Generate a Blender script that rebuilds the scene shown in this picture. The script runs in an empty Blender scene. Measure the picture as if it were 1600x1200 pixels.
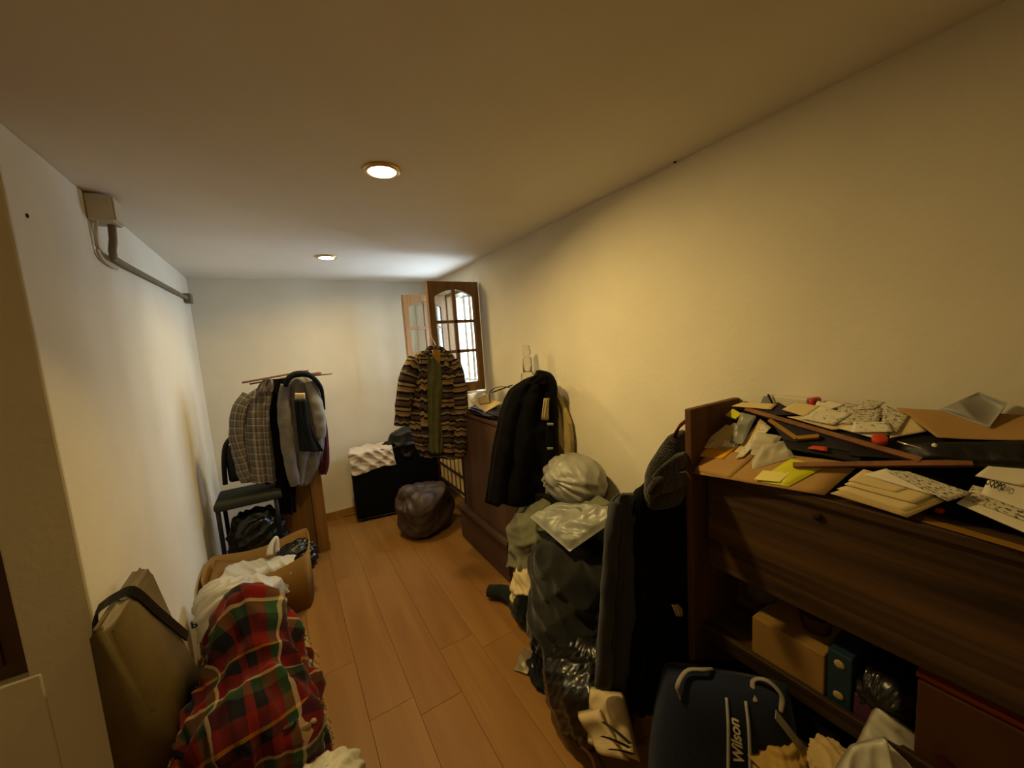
import bpy, bmesh, math, random
import numpy as np
from mathutils import Matrix, Vector

# ------------------------------------------------------------------ camera, world, light, exposure
SC = bpy.context.scene
COL = SC.collection
EYE = np.array([0.0, 0.0, 1.6])
FPX = 595.0
def _n(v):
    v = np.asarray(v, float); return v / np.linalg.norm(v)
_yd = _n([437 - 800, 557 - 600, FPX])
_dn = np.array([345, 5150, FPX]); _dn = _n(_dn - _dn.dot(_yd) * _yd)
ROT = np.stack([np.cross(_yd, -_dn), _yd, -_dn])          # photograph axes (right, down, forward) -> room axes
cam_data = bpy.data.cameras.new('camera'); cam = bpy.data.objects.new('camera', cam_data); COL.objects.link(cam)
cam_data.sensor_width = 36; cam_data.lens = 36 * FPX / 1600; cam_data.clip_start = .02
_m = Matrix.Identity(4)
for i in range(3):
    _m[i][0] = ROT[i, 0]; _m[i][1] = -ROT[i, 1]; _m[i][2] = -ROT[i, 2]; _m[i][3] = EYE[i]
cam.matrix_world = _m
SC.camera = cam
SC.view_settings.view_transform = 'Standard'; SC.view_settings.look = 'None'
SC.view_settings.gamma = 1; SC.view_settings.use_curve_mapping = False
SC.view_settings.exposure = 0.0
LAMP_W = 14.0
LAMP_COL = (1.0, .70, .25)
W = bpy.data.worlds.new('daylight'); SC.world = W; W.use_nodes = True
W.node_tree.nodes['Background'].inputs[0].default_value = (.64, .80, 1.0, 1)
W.node_tree.nodes['Background'].inputs[1].default_value = 21.0
# daylight is sampled through the window opening
pd = bpy.data.lights.new('window_portal', 'AREA'); pd.shape = 'RECTANGLE'; pd.size = .8; pd.size_y = .9
pd.cycles.is_portal = True
po = bpy.data.objects.new('window_portal', pd); COL.objects.link(po)
po.matrix_world = Matrix.Translation((1.60, 3.27, 1.65)) @ Matrix.Rotation(math.radians(90), 4, 'Y')

sd = bpy.data.lights.new('fill_lamp', 'AREA'); sd.shape = 'DISK'; sd.size = .12; sd.energy = 5.0; sd.color = LAMP_COL        # added fill light, unseen behind the camera, lifts the pillar and near ceiling
so = bpy.data.objects.new('fill_lamp', sd); COL.objects.link(so); so.location = (-.95, -.55, 2.25)

H = 2.27            # ceiling
XR = 1.455          # right wall
XL = -.56           # left wall
YB = 3.97           # back wall

# ------------------------------------------------------------------ helpers
def at(px, py, axis, v):
    """point of the room seen at photo position px,py on the plane axis = v"""
    d = ROT @ np.array([px - 800, py - 600, FPX]); k = 'xyz'.index(axis)
    return EYE + d * ((v - EYE[k]) / d[k])
def rng(s): return np.random.RandomState(s)
def wav(p, seed, freq, n=7, ridge=False):
    r = rng(seed); out = np.zeros(p.shape[:-1])
    for i in range(n):
        k = r.normal(size=3); k = k / np.linalg.norm(k) * freq * r.uniform(.6, 1.7)
        s = np.sin(p @ k + r.uniform(0, 6.28))
        out += (1 - 2 * np.abs(s)) if ridge else s
    return out / n
def lin(c):
    if isinstance(c, str):
        c = c.lstrip('#'); c = [int(c[i:i + 2], 16) / 255 for i in (0, 2, 4)]
    return tuple(((x / 12.92) if x <= .04045 else ((x + .055) / 1.055) ** 2.4) for x in c) + (1,)
MATS = {}
def new_mat(name):
    m = bpy.data.materials.new(name); m.use_nodes = True; MATS[name] = m
    return m, m.node_tree.nodes, m.node_tree.links, m.node_tree.nodes['Principled BSDF']
def scl(c, k): return tuple(min(1, x * k) for x in c[:3]) + (1,)
def mat(name, col, rough=.7, spec=.3, var=.25, vs=9, bump=0., bs=60, metal=0, trans=0, sheen=0, coat=0, emit=None, es=0, transl=0):
    m, N, L, b = new_mat(name); c = lin(col)
    b.inputs['Roughness'].default_value = rough; b.inputs['Specular IOR Level'].default_value = spec
    b.inputs['Metallic'].default_value = metal; b.inputs['Transmission Weight'].default_value = trans
    b.inputs['Sheen Weight'].default_value = sheen; b.inputs['Coat Weight'].default_value = coat
    b.inputs['Base Color'].default_value = c
    tc = N.new('ShaderNodeTexCoord')
    if var:
        nz = N.new('ShaderNodeTexNoise'); nz.inputs['Scale'].default_value = vs; nz.inputs['Detail'].default_value = 4
        cr = N.new('ShaderNodeValToRGB'); cr.color_ramp.elements[0].position = .3; cr.color_ramp.elements[1].position = .72
        cr.color_ramp.elements[0].color = scl(c, 1 - var); cr.color_ramp.elements[1].color = scl(c, 1 + var * .6)
        L.new(tc.outputs['Object'], nz.inputs['Vector']); L.new(nz.outputs[0], cr.inputs[0]); L.new(cr.outputs[0], b.inputs['Base Color'])
    if bump:
        nb = N.new('ShaderNodeTexNoise'); nb.inputs['Scale'].default_value = bs; nb.inputs['Detail'].default_value = 3
        bp = N.new('ShaderNodeBump'); bp.inputs['Strength'].default_value = bump; bp.inputs['Distance'].default_value = .01
        L.new(tc.outputs['Object'], nb.inputs['Vector']); L.new(nb.outputs[0], bp.inputs['Height']); L.new(bp.outputs[0], b.inputs['Normal'])
    if emit:
        b.inputs['Emission Color'].default_value = tuple(emit) + (1,); b.inputs['Emission Strength'].default_value = es
    if transl:
        t = N.new('ShaderNodeBsdfTranslucent'); t.inputs[0].default_value = c
        mx = N.new('ShaderNodeMixShader'); mx.inputs[0].default_value = transl
        L.new(b.outputs[0], mx.inputs[1]); L.new(t.outputs[0], mx.inputs[2]); L.new(mx.outputs[0], N['Material Output'].inputs[0])
    return m
def wood(name, c1, c2, axis=1, scale=14, stretch=.06, rough=.45, spec=.4, bump=.08, v0=.84, v1=1.12):
    m, N, L, b = new_mat(name)
    tc = N.new('ShaderNodeTexCoord'); mp = N.new('ShaderNodeMapping')
    s = [1, 1, 1]; s[axis] = stretch; mp.inputs['Scale'].default_value = s
    nz = N.new('ShaderNodeTexNoise'); nz.inputs['Scale'].default_value = scale; nz.inputs['Detail'].default_value = 8; nz.inputs['Distortion'].default_value = .8
    cr = N.new('ShaderNodeValToRGB'); cr.color_ramp.elements[0].position = .32; cr.color_ramp.elements[1].position = .68
    cr.color_ramp.elements[0].color = lin(c1); cr.color_ramp.elements[1].color = lin(c2)
    oi = N.new('ShaderNodeObjectInfo'); hs = N.new('ShaderNodeHueSaturation')
    ma = N.new('ShaderNodeMapRange'); ma.inputs['To Min'].default_value = v0; ma.inputs['To Max'].default_value = v1
    ad = N.new('ShaderNodeVectorMath'); ad.operation = 'ADD'
    L.new(tc.outputs['Object'], mp.inputs[0]); L.new(mp.outputs[0], ad.inputs[0]); L.new(oi.outputs['Random'], ad.inputs[1])
    L.new(ad.outputs[0], nz.inputs['Vector']); L.new(nz.outputs[0], cr.inputs[0]); L.new(cr.outputs[0], hs.inputs['Color'])
    L.new(oi.outputs['Random'], ma.inputs[0]); L.new(ma.outputs[0], hs.inputs['Value']); L.new(hs.outputs[0], b.inputs['Base Color'])
    bp = N.new('ShaderNodeBump'); bp.inputs['Strength'].default_value = bump; bp.inputs['Distance'].default_value = .004
    L.new(nz.outputs[0], bp.inputs['Height']); L.new(bp.outputs[0], b.inputs['Normal'])
    b.inputs['Roughness'].default_value = rough; b.inputs['Specular IOR Level'].default_value = spec
    return m
def stripes(N, L, src, period, cols):
    """constant colour bands along a UV coordinate in metres: cols = [(position 0..1, colour)]"""
    dv = N.new('ShaderNodeMath'); dv.operation = 'DIVIDE'; dv.inputs[1].default_value = period
    fr = N.new('ShaderNodeMath'); fr.operation = 'FRACT'; cr = N.new('ShaderNodeValToRGB'); cr.color_ramp.interpolation = 'CONSTANT'
    L.new(src, dv.inputs[0]); L.new(dv.outputs[0], fr.inputs[0]); L.new(fr.outputs[0], cr.inputs[0])
    e = cr.color_ramp.elements
    e[0].position = cols[0][0]; e[0].color = lin(cols[0][1]); e[1].position = cols[1][0]; e[1].color = lin(cols[1][1])
    for p, c in cols[2:]:
        x = e.new(p); x.color = lin(c)
    return cr.outputs[0]
def plaid(name, pu, cu, pv, cv, fac=.5, rough=.9):
    m, N, L, b = new_mat(name); uv = N.new('ShaderNodeUVMap'); sp = N.new('ShaderNodeSeparateXYZ'); L.new(uv.outputs[0], sp.inputs[0])
    a = stripes(N, L, sp.outputs[0], pu, cu); c = stripes(N, L, sp.outputs[1], pv, cv)
    mx = N.new('ShaderNodeMixRGB'); mx.inputs[0].default_value = fac; L.new(a, mx.inputs[1]); L.new(c, mx.inputs[2]); L.new(mx.outputs[0], b.inputs['Base Color'])
    b.inputs['Roughness'].default_value = rough; b.inputs['Specular IOR Level'].default_value = .1; b.inputs['Sheen Weight'].default_value = .15
    return m
def bands(name, period, cols, zig=.012, zf=.03):
    m, N, L, b = new_mat(name); uv = N.new('ShaderNodeUVMap'); sp = N.new('ShaderNodeSeparateXYZ'); L.new(uv.outputs[0], sp.inputs[0])
    pp = N.new('ShaderNodeMath'); pp.operation = 'PINGPONG'; pp.inputs[1].default_value = zf; L.new(sp.outputs[0], pp.inputs[0])
    nz = N.new('ShaderNodeTexNoise'); nz.inputs['Scale'].default_value = 5; L.new(uv.outputs[0], nz.inputs['Vector'])
    gt = N.new('ShaderNodeMath'); gt.operation = 'GREATER_THAN'; gt.inputs[1].default_value = .5; L.new(nz.outputs[0], gt.inputs[0])
    ml = N.new('ShaderNodeMath'); ml.operation = 'MULTIPLY'; L.new(pp.outputs[0], ml.inputs[0]); L.new(gt.outputs[0], ml.inputs[1])
    m2 = N.new('ShaderNodeMath'); m2.operation = 'MULTIPLY'; m2.inputs[1].default_value = zig / zf; L.new(ml.outputs[0], m2.inputs[0])
    ad = N.new('ShaderNodeMath'); ad.operation = 'ADD'; L.new(sp.outputs[1], ad.inputs[0]); L.new(m2.outputs[0], ad.inputs[1])
    L.new(stripes(N, L, ad.outputs[0], period, cols), b.inputs['Base Color'])
    b.inputs['Roughness'].default_value = .95; b.inputs['Specular IOR Level'].default_value = .1
    return m
def printed(name, base, ink, scale=60, thr=.55, rough=.7):
    """paper carrying small rows of illegible print"""
    m, N, L, b = new_mat(name); uv = N.new('ShaderNodeUVMap'); mp = N.new('ShaderNodeMapping'); mp.inputs['Scale'].default_value = (scale, scale * 2.6, 1)
    nz = N.new('ShaderNodeTexNoise'); nz.inputs['Scale'].default_value = 1.6; nz.inputs['Detail'].default_value = 1
    gt = N.new('ShaderNodeMath'); gt.operation = 'GREATER_THAN'; gt.inputs[1].default_value = thr
    mx = N.new('ShaderNodeMixRGB'); mx.inputs[1].default_value = lin(base); mx.inputs[2].default_value = lin(ink)
    L.new(uv.outputs[0], mp.inputs[0]); L.new(mp.outputs[0], nz.inputs[0]); L.new(nz.outputs[0], gt.inputs[0]); L.new(gt.outputs[0], mx.inputs[0]); L.new(mx.outputs[0], b.inputs['Base Color'])
    b.inputs['Roughness'].default_value = rough; b.inputs['Specular IOR Level'].default_value = .2
    return m

ORG = {}
def link_mesh(name, v, f, m, org, uv=None, smooth=True):
    me = bpy.data.meshes.new(name); me.from_pydata([tuple(p) for p in (np.asarray(v) - org)], [], [tuple(int(i) for i in q) for q in f])
    if uv is not None:
        ul = me.uv_layers.new(name='UVMap'); li = np.empty(len(me.loops), int); me.loops.foreach_get('vertex_index', li)
        ul.data.foreach_set('uv', np.asarray(uv)[li].astype(np.float32).ravel())
    if smooth: me.polygons.foreach_set('use_smooth', [True] * len(me.polygons))
    if m: me.materials.append(MATS[m] if isinstance(m, str) else m)
    me.update()
    return me
def tag(o, label, cat, group=None):
    o['label'] = label; o['category'] = cat
    if group: o['group'] = group
    return o
def thing(name, label, cat, base, group=None):
    o = bpy.data.objects.new(name, None); COL.objects.link(o); o.location = base; ORG[o.name] = np.array(base, float); o.empty_display_size = .05
    return tag(o, label, cat, group)
def part(name, geo, m, parent, smooth=True, solid=0, sub=0, label=None):
    v, f = geo[0], geo[1]; uv = geo[2] if len(geo) > 2 else None
    org = ORG[parent.name]
    o = bpy.data.objects.new(name, link_mesh(name, v, f, m, org, uv, smooth)); COL.objects.link(o); o.parent = parent; ORG[o.name] = org
    mods(o, solid, sub)
    if label: o['label'] = label
    return o
def mods(o, solid, sub):
    if solid:
        s = o.modifiers.new('thickness', 'SOLIDIFY'); s.thickness = solid; s.offset = -1
    if sub:
        s = o.modifiers.new('smooth', 'SUBSURF'); s.levels = sub; s.render_levels = sub
def single(name, geo, m, label, cat, group=None, smooth=True, solid=0, sub=0):
    v = np.asarray(geo[0]); org = np.array([(v[:, 0].min() + v[:, 0].max()) / 2, (v[:, 1].min() + v[:, 1].max()) / 2, v[:, 2].min()])
    o = bpy.data.objects.new(name, link_mesh(name, v, geo[1], m, org, geo[2] if len(geo) > 2 else None, smooth)); COL.objects.link(o)
    o.location = org; ORG[o.name] = org; mods(o, solid, sub)
    return tag(o, label, cat, group)
def struct(name, geo, m, smooth=False):
    v = np.asarray(geo[0]); org = np.zeros(3)
    o = bpy.data.objects.new(name, link_mesh(name, v, geo[1], m, org, None, smooth)); COL.objects.link(o); ORG[o.name] = org
    o['kind'] = 'structure'; return o

def bm_geo(bm):
    bm.verts.index_update(); v = np.array([p.co[:] for p in bm.verts]); f = [[x.index for x in q.verts] for q in bm.faces]; bm.free(); return v, f
def box(lo, hi, bev=0., seg=2):
    lo, hi = np.minimum(lo, hi), np.maximum(lo, hi)
    bm = bmesh.new(); bmesh.ops.create_cube(bm, size=1)
    for p in bm.verts: p.co = Vector([lo[i] + (p.co[i] + .5) * (hi[i] - lo[i]) for i in range(3)])
    if bev: bmesh.ops.bevel(bm, geom=list(bm.edges), offset=bev, segments=seg, profile=.5, affect='EDGES')
    return bm_geo(bm)
def join(*gs):
    V, F, U, k = [], [], [], 0; has = all(len(g) > 2 for g in gs)
    for g in gs:
        V.append(np.asarray(g[0])); F += [[i + k for i in q] for q in g[1]]; k += len(g[0])
        if has: U.append(np.asarray(g[2]))
    return (np.concatenate(V), F, np.concatenate(U)) if has else (np.concatenate(V), F)
def rotm(rx=0, ry=0, rz=0):
    return np.array((Matrix.Rotation(math.radians(rz), 3, 'Z') @ Matrix.Rotation(math.radians(ry), 3, 'Y') @ Matrix.Rotation(math.radians(rx), 3, 'X')))
def xf(geo, loc=(0, 0, 0), rx=0, ry=0, rz=0, piv=(0, 0, 0)):
    v = (np.asarray(geo[0]) - piv) @ rotm(rx, ry, rz).T + piv + np.asarray(loc); return (v,) + tuple(geo[1:])
def prism(poly, fn, d0, d1):
    """extrude a 2D outline; fn(u, v, d) -> 3D"""
    n = len(poly); v = [fn(a, b, d0) for a, b in poly] + [fn(a, b, d1) for a, b in poly]
    f = [list(range(n))[::-1], [n + i for i in range(n)]] + [[i, (i + 1) % n, n + (i + 1) % n, n + i] for i in range(n)]
    return np.array(v), f
def grid_faces(nr, nc, wrap=False):
    f = []
    for j in range(nr - 1):
        for i in range(nc if wrap else nc - 1):
            k = (i + 1) % nc; f.append([j * nc + i, j * nc + k, (j + 1) * nc + k, (j + 1) * nc + i])
    return f
def smooth_pts(p, n):
    p = np.asarray(p, float); m = len(p); t = np.linspace(0, m - 1, n); i = np.clip(t.astype(int), 0, m - 2); u = (t - i)[:, None]
    g = lambda k: p[np.clip(k, 0, m - 1)]
    a, b, c, d = g(i - 1), g(i), g(i + 1), g(i + 2)
    return .5 * ((2 * b) + (c - a) * u + (2 * a - 5 * b + 4 * c - d) * u ** 2 + (3 * b - a - 3 * c + d) * u ** 3)
def tube(path, rad, n=24, nt=12, seed=0, wr=0., wf=40, cap=True, flat=1., up=(0, 0, 1)):
    """a bent tapering tube; rad = one radius or one per path point; flat = second radius as a fraction"""
    path = np.asarray(path, float); rr = np.full(len(path), rad, float) if np.isscalar(rad) else np.asarray(rad, float)
    P = smooth_pts(path, n); Rr = smooth_pts(rr[:, None], n)[:, 0]; T = np.gradient(P, axis=0); T /= np.linalg.norm(T, axis=1)[:, None] + 1e-9
    U = np.asarray(up, float); V = []; uv = []; arc = 0
    for j in range(n):
        A = np.cross(T[j], U)
        if np.linalg.norm(A) < 1e-3: A = np.cross(T[j], [1, .2, 0])
        A = _n(A); B = np.cross(A, T[j]); 
        if j: arc += np.linalg.norm(P[j] - P[j - 1])
        for i in range(nt):
            t = 2 * math.pi * i / nt; V.append(P[j] + Rr[j] * (A * math.cos(t) + B * flat * math.sin(t))); uv.append((i / nt * 6.28 * Rr[j], arc))
    V = np.array(V)
    if wr:
        C = np.repeat(P, nt, axis=0); d = V - C; d /= np.linalg.norm(d, axis=1)[:, None] + 1e-9; V = V + d * (wr * (wav(V, seed, wf) + .8 * wav(V, seed + 1, wf * .6, ridge=True)))[:, None]
    f = grid_faces(n, nt, True)
    if cap: f += [list(range(nt))[::-1], [(n - 1) * nt + i for i in range(nt)]]
    return V, f, np.array(uv)
def lathe(prof, c, nt=24):
    V = [[c[0] + r * math.cos(2 * math.pi * i / nt), c[1] + r * math.sin(2 * math.pi * i / nt), c[2] + z] for r, z in prof for i in range(nt)]
    n = len(prof); return np.array(V), grid_faces(n, nt, True) + [list(range(nt))[::-1], [(n - 1) * nt + i for i in range(nt)]]
def blob(c, r, seed=0, sub=5, amp=.06, freq=9, ridge=.5, p=2.4, floor=None, knot=None, ka=.12, kn=13):
    """a stuffed bag: superellipsoid, crumpled; creases run out of the knot direction"""
    bm = bmesh.new(); bmesh.ops.create_icosphere(bm, subdivisions=sub, radius=1); v, f = bm_geo(bm)
    d = v / np.linalg.norm(v, axis=1)[:, None]; q = d / (np.abs(d) ** p).sum(1)[:, None] ** (1 / p)
    k = 1 + amp * wav(d, seed, freq * .55) + amp * ridge * wav(d + .12 * np.stack([wav(d, seed + 2, 5), wav(d, seed + 3, 5), wav(d, seed + 4, 5)], -1), seed + 5, freq, 2, True) + amp * .4 * wav(d, seed + 9, freq * 2.2, 2, True)
    if knot is not None:
        kd = _n(knot); A = _n(np.cross(kd, [.3, .2, .9])); B = np.cross(kd, A); ct = d @ kd; ang = np.arctan2(d @ B, d @ A)
        w = np.clip((ct + .1) / 1.1, 0, 1) ** 1.3
        k = k + ka * w * .6 * np.sin(ang * kn + 2.5 * np.sin(ang * 3 + seed)) * (1 - np.clip((ct - .9) / .1, 0, 1)) + ka * 2.2 * np.clip((ct - .93) / .07, 0, 1) - ka * .6 * np.exp(-((ct - .86) / .1) ** 2)
    V = np.asarray(c) + q * k[:, None] * np.asarray(r)
    if floor is not None:
        low = V[:, 2] < floor + .03; V[:, 2] = np.where(low, floor + .03 * np.exp((np.minimum(V[:, 2] - floor - .03, 0)) / .03) * .9, V[:, 2]); V[:, 2] = np.maximum(V[:, 2], floor + .001)
    return V, f, V[:, :2]
def secs(rows, Y, depth, axis='y'):
    """horizontal sections of a hung garment from its outline: rows = (photo row, left, right)"""
    out = []
    for i, (py, l, r) in enumerate(rows):
        a, b = at(l, py, axis, Y), at(r, py, axis, Y); out.append((a, b, depth if np.isscalar(depth) else depth[i]))
    return out
def loft(sec, n=34, nt=56, seed=0, fold=.012, kf=7, nrm=(0, -1, 0), topcap=True):
    a = smooth_pts([s[0] for s in sec], n); b = smooth_pts([s[1] for s in sec], n); dp = smooth_pts([[s[2]] for s in sec], n)[:, 0]
    nrm = np.asarray(nrm, float); V, uv = [], []; r = rng(seed); ph = r.uniform(0, 6.28, 4); arc = 0
    for j in range(n):
        c = (a[j] + b[j]) / 2; h = (b[j] - a[j]) / 2; w = np.linalg.norm(h); hu = h / (w + 1e-9); g = j / (n - 1)
        if j: arc += np.linalg.norm(c - pc)
        pc = c
        for i in range(nt):
            t = 2 * math.pi * i / nt; cs, sn = math.cos(t), math.sin(t)
            x = math.copysign(abs(cs) ** .85, cs); y = math.copysign(abs(sn) ** .75, sn)
            fo = fold * (.25 + g) * (math.sin(kf * t + ph[0] + .9 * g) + .6 * math.sin((kf * 1.7 // 1) * t + ph[1] - 1.3 * g) + .35 * math.sin(3 * t + ph[2]))
            V.append(c + hu * (x * w + fo * cs * .35) + nrm * (y * dp[j] + fo * sn)); uv.append((i / nt * (4 * w + 2 * dp[j]), arc))
    V = np.array(V); Q = V + .02 * np.stack([wav(V, seed + 5, 25), wav(V, seed + 6, 25), wav(V, seed + 7, 25)], -1); V = V + np.outer((wav(Q, seed + 3, 24, 3, True) + .5 * wav(Q, seed + 4, 50, 3, True)) * fold * .8, nrm) * np.sign((V - V.reshape(n, nt, 3).mean(1).repeat(nt, 0)) @ nrm)[:, None]
    f = grid_faces(n, nt, True)
    if topcap: f.append(list(range(nt))[::-1])
    return V, f, np.array(uv)
def strip(path, w, side, th=.003, n=20):
    """a flat band along a path, `side` = direction of its width"""
    P = smooth_pts(path, n); s = _n(side); T = np.gradient(P, axis=0); V = []; uv = []
    for j in range(n):
        nn = _n(np.cross(_n(T[j]), s)); sv = s * w / 2
        V += [P[j] - sv, P[j] + sv, P[j] + sv + nn * th, P[j] - sv + nn * th]; uv += [(0, j * .02), (w, j * .02), (w, j * .02), (0, j * .02)]
    return np.array(V), grid_faces(n, 4, True) + [[3, 2, 1, 0], [4 * (n - 1) + i for i in range(4)]], np.array(uv)
def sheet(c4, th=.0008, n=9, curl=.006, seed=0, freq=14, ridge=False):
    """paper: four corners (room points), bent and given thickness"""
    A, B, C, D = [np.asarray(x, float) for x in c4]; V, uv = [], []; m = n
    nv = _n(np.cross(B - A, D - A)); nv = nv if nv[2] > 0 else -nv
    lu, lv = np.linalg.norm(B - A), np.linalg.norm(D - A)
    for j in range(m):
        for i in range(n):
            u, v = i / (n - 1), j / (m - 1); V.append((1 - u) * (1 - v) * A + u * (1 - v) * B + u * v * C + (1 - u) * v * D); uv.append((u * lu, v * lv))
    V = np.array(V); V = V + np.outer(curl * (wav(V, seed, freq, ridge=ridge) + .4 * wav(V, seed + 1, freq * 2.5)), nv)
    top = V + nv * th; k = n * m; f = grid_faces(m, n); F = [[i + k for i in q] for q in f] + [q[::-1] for q in f]
    rim = [i for i in range(n)] + [j * n + n - 1 for j in range(1, m)] + [(m - 1) * n + i for i in range(n - 2, -1, -1)] + [j * n for j in range(m - 2, 0, -1)]
    F += [[rim[i], rim[(i + 1) % len(rim)], rim[(i + 1) % len(rim)] + k, rim[i] + k] for i in range(len(rim))]
    return np.concatenate([V, top]), F, np.array(uv + uv)
def q4(z, *pts):
    """corner list: photo positions on the height z (or per-corner third value)"""
    return [at(p[0], p[1], 'z', p[2] if len(p) > 2 else z) for p in pts]
# ---- cloth: position based dynamics on a grid, solved here at build time
def c_box(lo, hi, R=None, piv=None):
    lo, hi = np.array(lo, float), np.array(hi, float); c, h = (lo + hi) / 2, (hi - lo) / 2; R = np.eye(3) if R is None else R
    if piv is not None: c = R @ (c - piv) + piv
    def fn(p, mg):
        q = (p - c) @ R; e = np.abs(q) - (h + mg); ins = (e < 0).all(1)
        if ins.any():
            ax = e[ins].argmax(1); k = np.where(ins)[0]; q[k, ax] = np.sign(q[k, ax]) * (h[ax] + mg); p[k] = q[k] @ R.T + c
        return ins
    return fn
def c_ell(c, r):
    c, r = np.array(c, float), np.array(r, float)
    def fn(p, mg):
        q = (p - c) / (r + mg); l = np.linalg.norm(q, axis=1); ins = l < 1
        if ins.any(): p[ins] = c + q[ins] / (l[ins] + 1e-9)[:, None] * (r + mg)
        return ins
    return fn
def c_floor(z=0):
    def fn(p, mg):
        ins = p[:, 2] < z + mg; p[ins, 2] = z + mg; return ins
    return fn
def cloth_geo(X, w, h):
    ny, nx = X.shape[:2]; U, V = np.meshgrid(np.linspace(0, w, nx), np.linspace(0, h, ny)); return X.reshape(-1, 3), grid_faces(ny, nx), np.stack([U.ravel(), V.ravel()], 1)
def lay(w, h, n, c, rz=0, rx=0, ry=0, cols=(), wave=.05, wf=22, seed=0, crease=.012, cf=26, pinx=None, **k):
    """a creased cloth (its creases are part of its rest shape) dropped onto colliders"""
    nx, ny = n; U, V = np.meshgrid(np.linspace(-w / 2, w / 2, nx), np.linspace(-h / 2, h / 2, ny)); p = np.stack([U, V, np.zeros_like(U)], -1)
    p[..., 2] += wave * wav(p, seed, wf) + wave * .8 * wav(p, seed + 1, wf * .7, 4, True); p[..., :2] += (wave * .5 * np.stack([wav(p, seed + 2, wf * 1.2), wav(p, seed + 3, wf * 1.2)], -1))
    q = (p.reshape(-1, 3) @ rotm(rx, ry, rz).T + np.array(c)).reshape(ny, nx, 3)
    if pinx is not None: k['pin'] = [j * nx + pinx % nx for j in range(ny)]
    X = drape(q, q, cols, seed=seed, **k); return cloth_geo(crumple(X, crease, cf, seed), w, h)
def crumple(X, amp, freq, seed):
    """finer creases pressed into a draped cloth along its normals"""
    for ax in (0, 1):
        n = X.shape[ax]; m = 2 * n - 1; i = np.arange(m) / 2; a = np.floor(i).astype(int); b = np.minimum(a + 1, n - 1); t = (i - a).reshape((-1, 1, 1) if ax == 0 else (1, -1, 1))
        X = np.take(X, a, ax) * (1 - t) + np.take(X, b, ax) * t
    N_ = np.cross(np.gradient(X, axis=1), np.gradient(X, axis=0)); N_ /= np.linalg.norm(N_, axis=-1, keepdims=True) + 1e-9; N_ *= np.where(N_[..., 2:] < -.2, -1, 1)
    Q = X + .07 * np.stack([wav(X, seed + 11, 14), wav(X, seed + 12, 14), wav(X, seed + 13, 14)], -1)
    d = .6 * wav(Q, seed + 14, freq, 1, True) + .5 * wav(Q, seed + 15, freq * 1.3, 1, True) + .3 * wav(Q, seed + 16, freq * 2.6, 2, True)
    return X + N_ * (amp * (d + .5))[..., None]
def drape(rest, start, cols, steps=110, iters=5, bend=.25, mg=.008, pin=None, fric=.97, dt=.016, seed=0, jit=.001):
    ny, nx = rest.shape[:2]; R0 = rest.reshape(-1, 3); idx = np.arange(nx * ny).reshape(ny, nx); X = start.reshape(-1, 3).copy()
    X += rng(seed).normal(size=X.shape) * jit; prev = X.copy(); C = []
    def add(a, b, par, w):
        a, b = a.ravel(), b.ravel(); par = par.ravel(); l = np.linalg.norm(R0[a] - R0[b], axis=1)
        for q in np.unique(par):
            k = par == q; C.append((a[k], b[k], l[k][:, None], w))
    J, I = np.mgrid[0:ny, 0:nx]
    add(idx[:, :-1], idx[:, 1:], I[:, :-1] % 2, 1.); add(idx[:-1], idx[1:], J[:-1] % 2, 1.)
    add(idx[:-1, :-1], idx[1:, 1:], J[:-1, :-1] % 2, .6); add(idx[:-1, 1:], idx[1:, :-1], J[:-1, 1:] % 2, .6)
    add(idx[:, :-2], idx[:, 2:], (I[:, :-2] // 2) % 2, bend); add(idx[:-2], idx[2:], (J[:-2] // 2) % 2, bend)
    w = np.ones(len(X))
    if pin is not None: w[pin] = 0
    for s in range(steps):
        v = np.clip((X - prev) * .96, -.02, .02); prev = X.copy(); X = X + (v + np.array([0, 0, -9.8 * dt * dt])) * w[:, None]
        for it in range(iters):
            for a, b, l, k in C:
                d = X[b] - X[a]; L = np.sqrt((d * d).sum(1))[:, None] + 1e-9; g = d * (.5 * k * (L - l) / L)
                X[a] += g * w[a][:, None]; X[b] -= g * w[b][:, None]
        for c in cols:
            t = c(X, mg)
            if t.any(): prev[t] = X[t] - (X[t] - prev[t]) * (1 - fric)
    return X.reshape(ny, nx, 3)
def text_geo(txt, size, fn, shear=0., th=.0006):
    """lettering as a mesh; fn(u, v) -> room points (arrays)"""
    cu = bpy.data.curves.new('lettering', 'FONT'); cu.body = txt; cu.size = size; cu.shear = shear; cu.align_x = 'CENTER'; cu.align_y = 'CENTER'; cu.offset = size * .03
    o = bpy.data.objects.new('lettering', cu); COL.objects.link(o); dg = bpy.context.evaluated_depsgraph_get(); me = bpy.data.meshes.new_from_object(o.evaluated_get(dg))
    v = np.array([p.co[:] for p in me.vertices]); f = [list(p.vertices) for p in me.polygons]; bpy.data.objects.remove(o); bpy.data.curves.remove(cu); bpy.data.meshes.remove(me)
    return fn(v[:, 0], v[:, 1]), f

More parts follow.
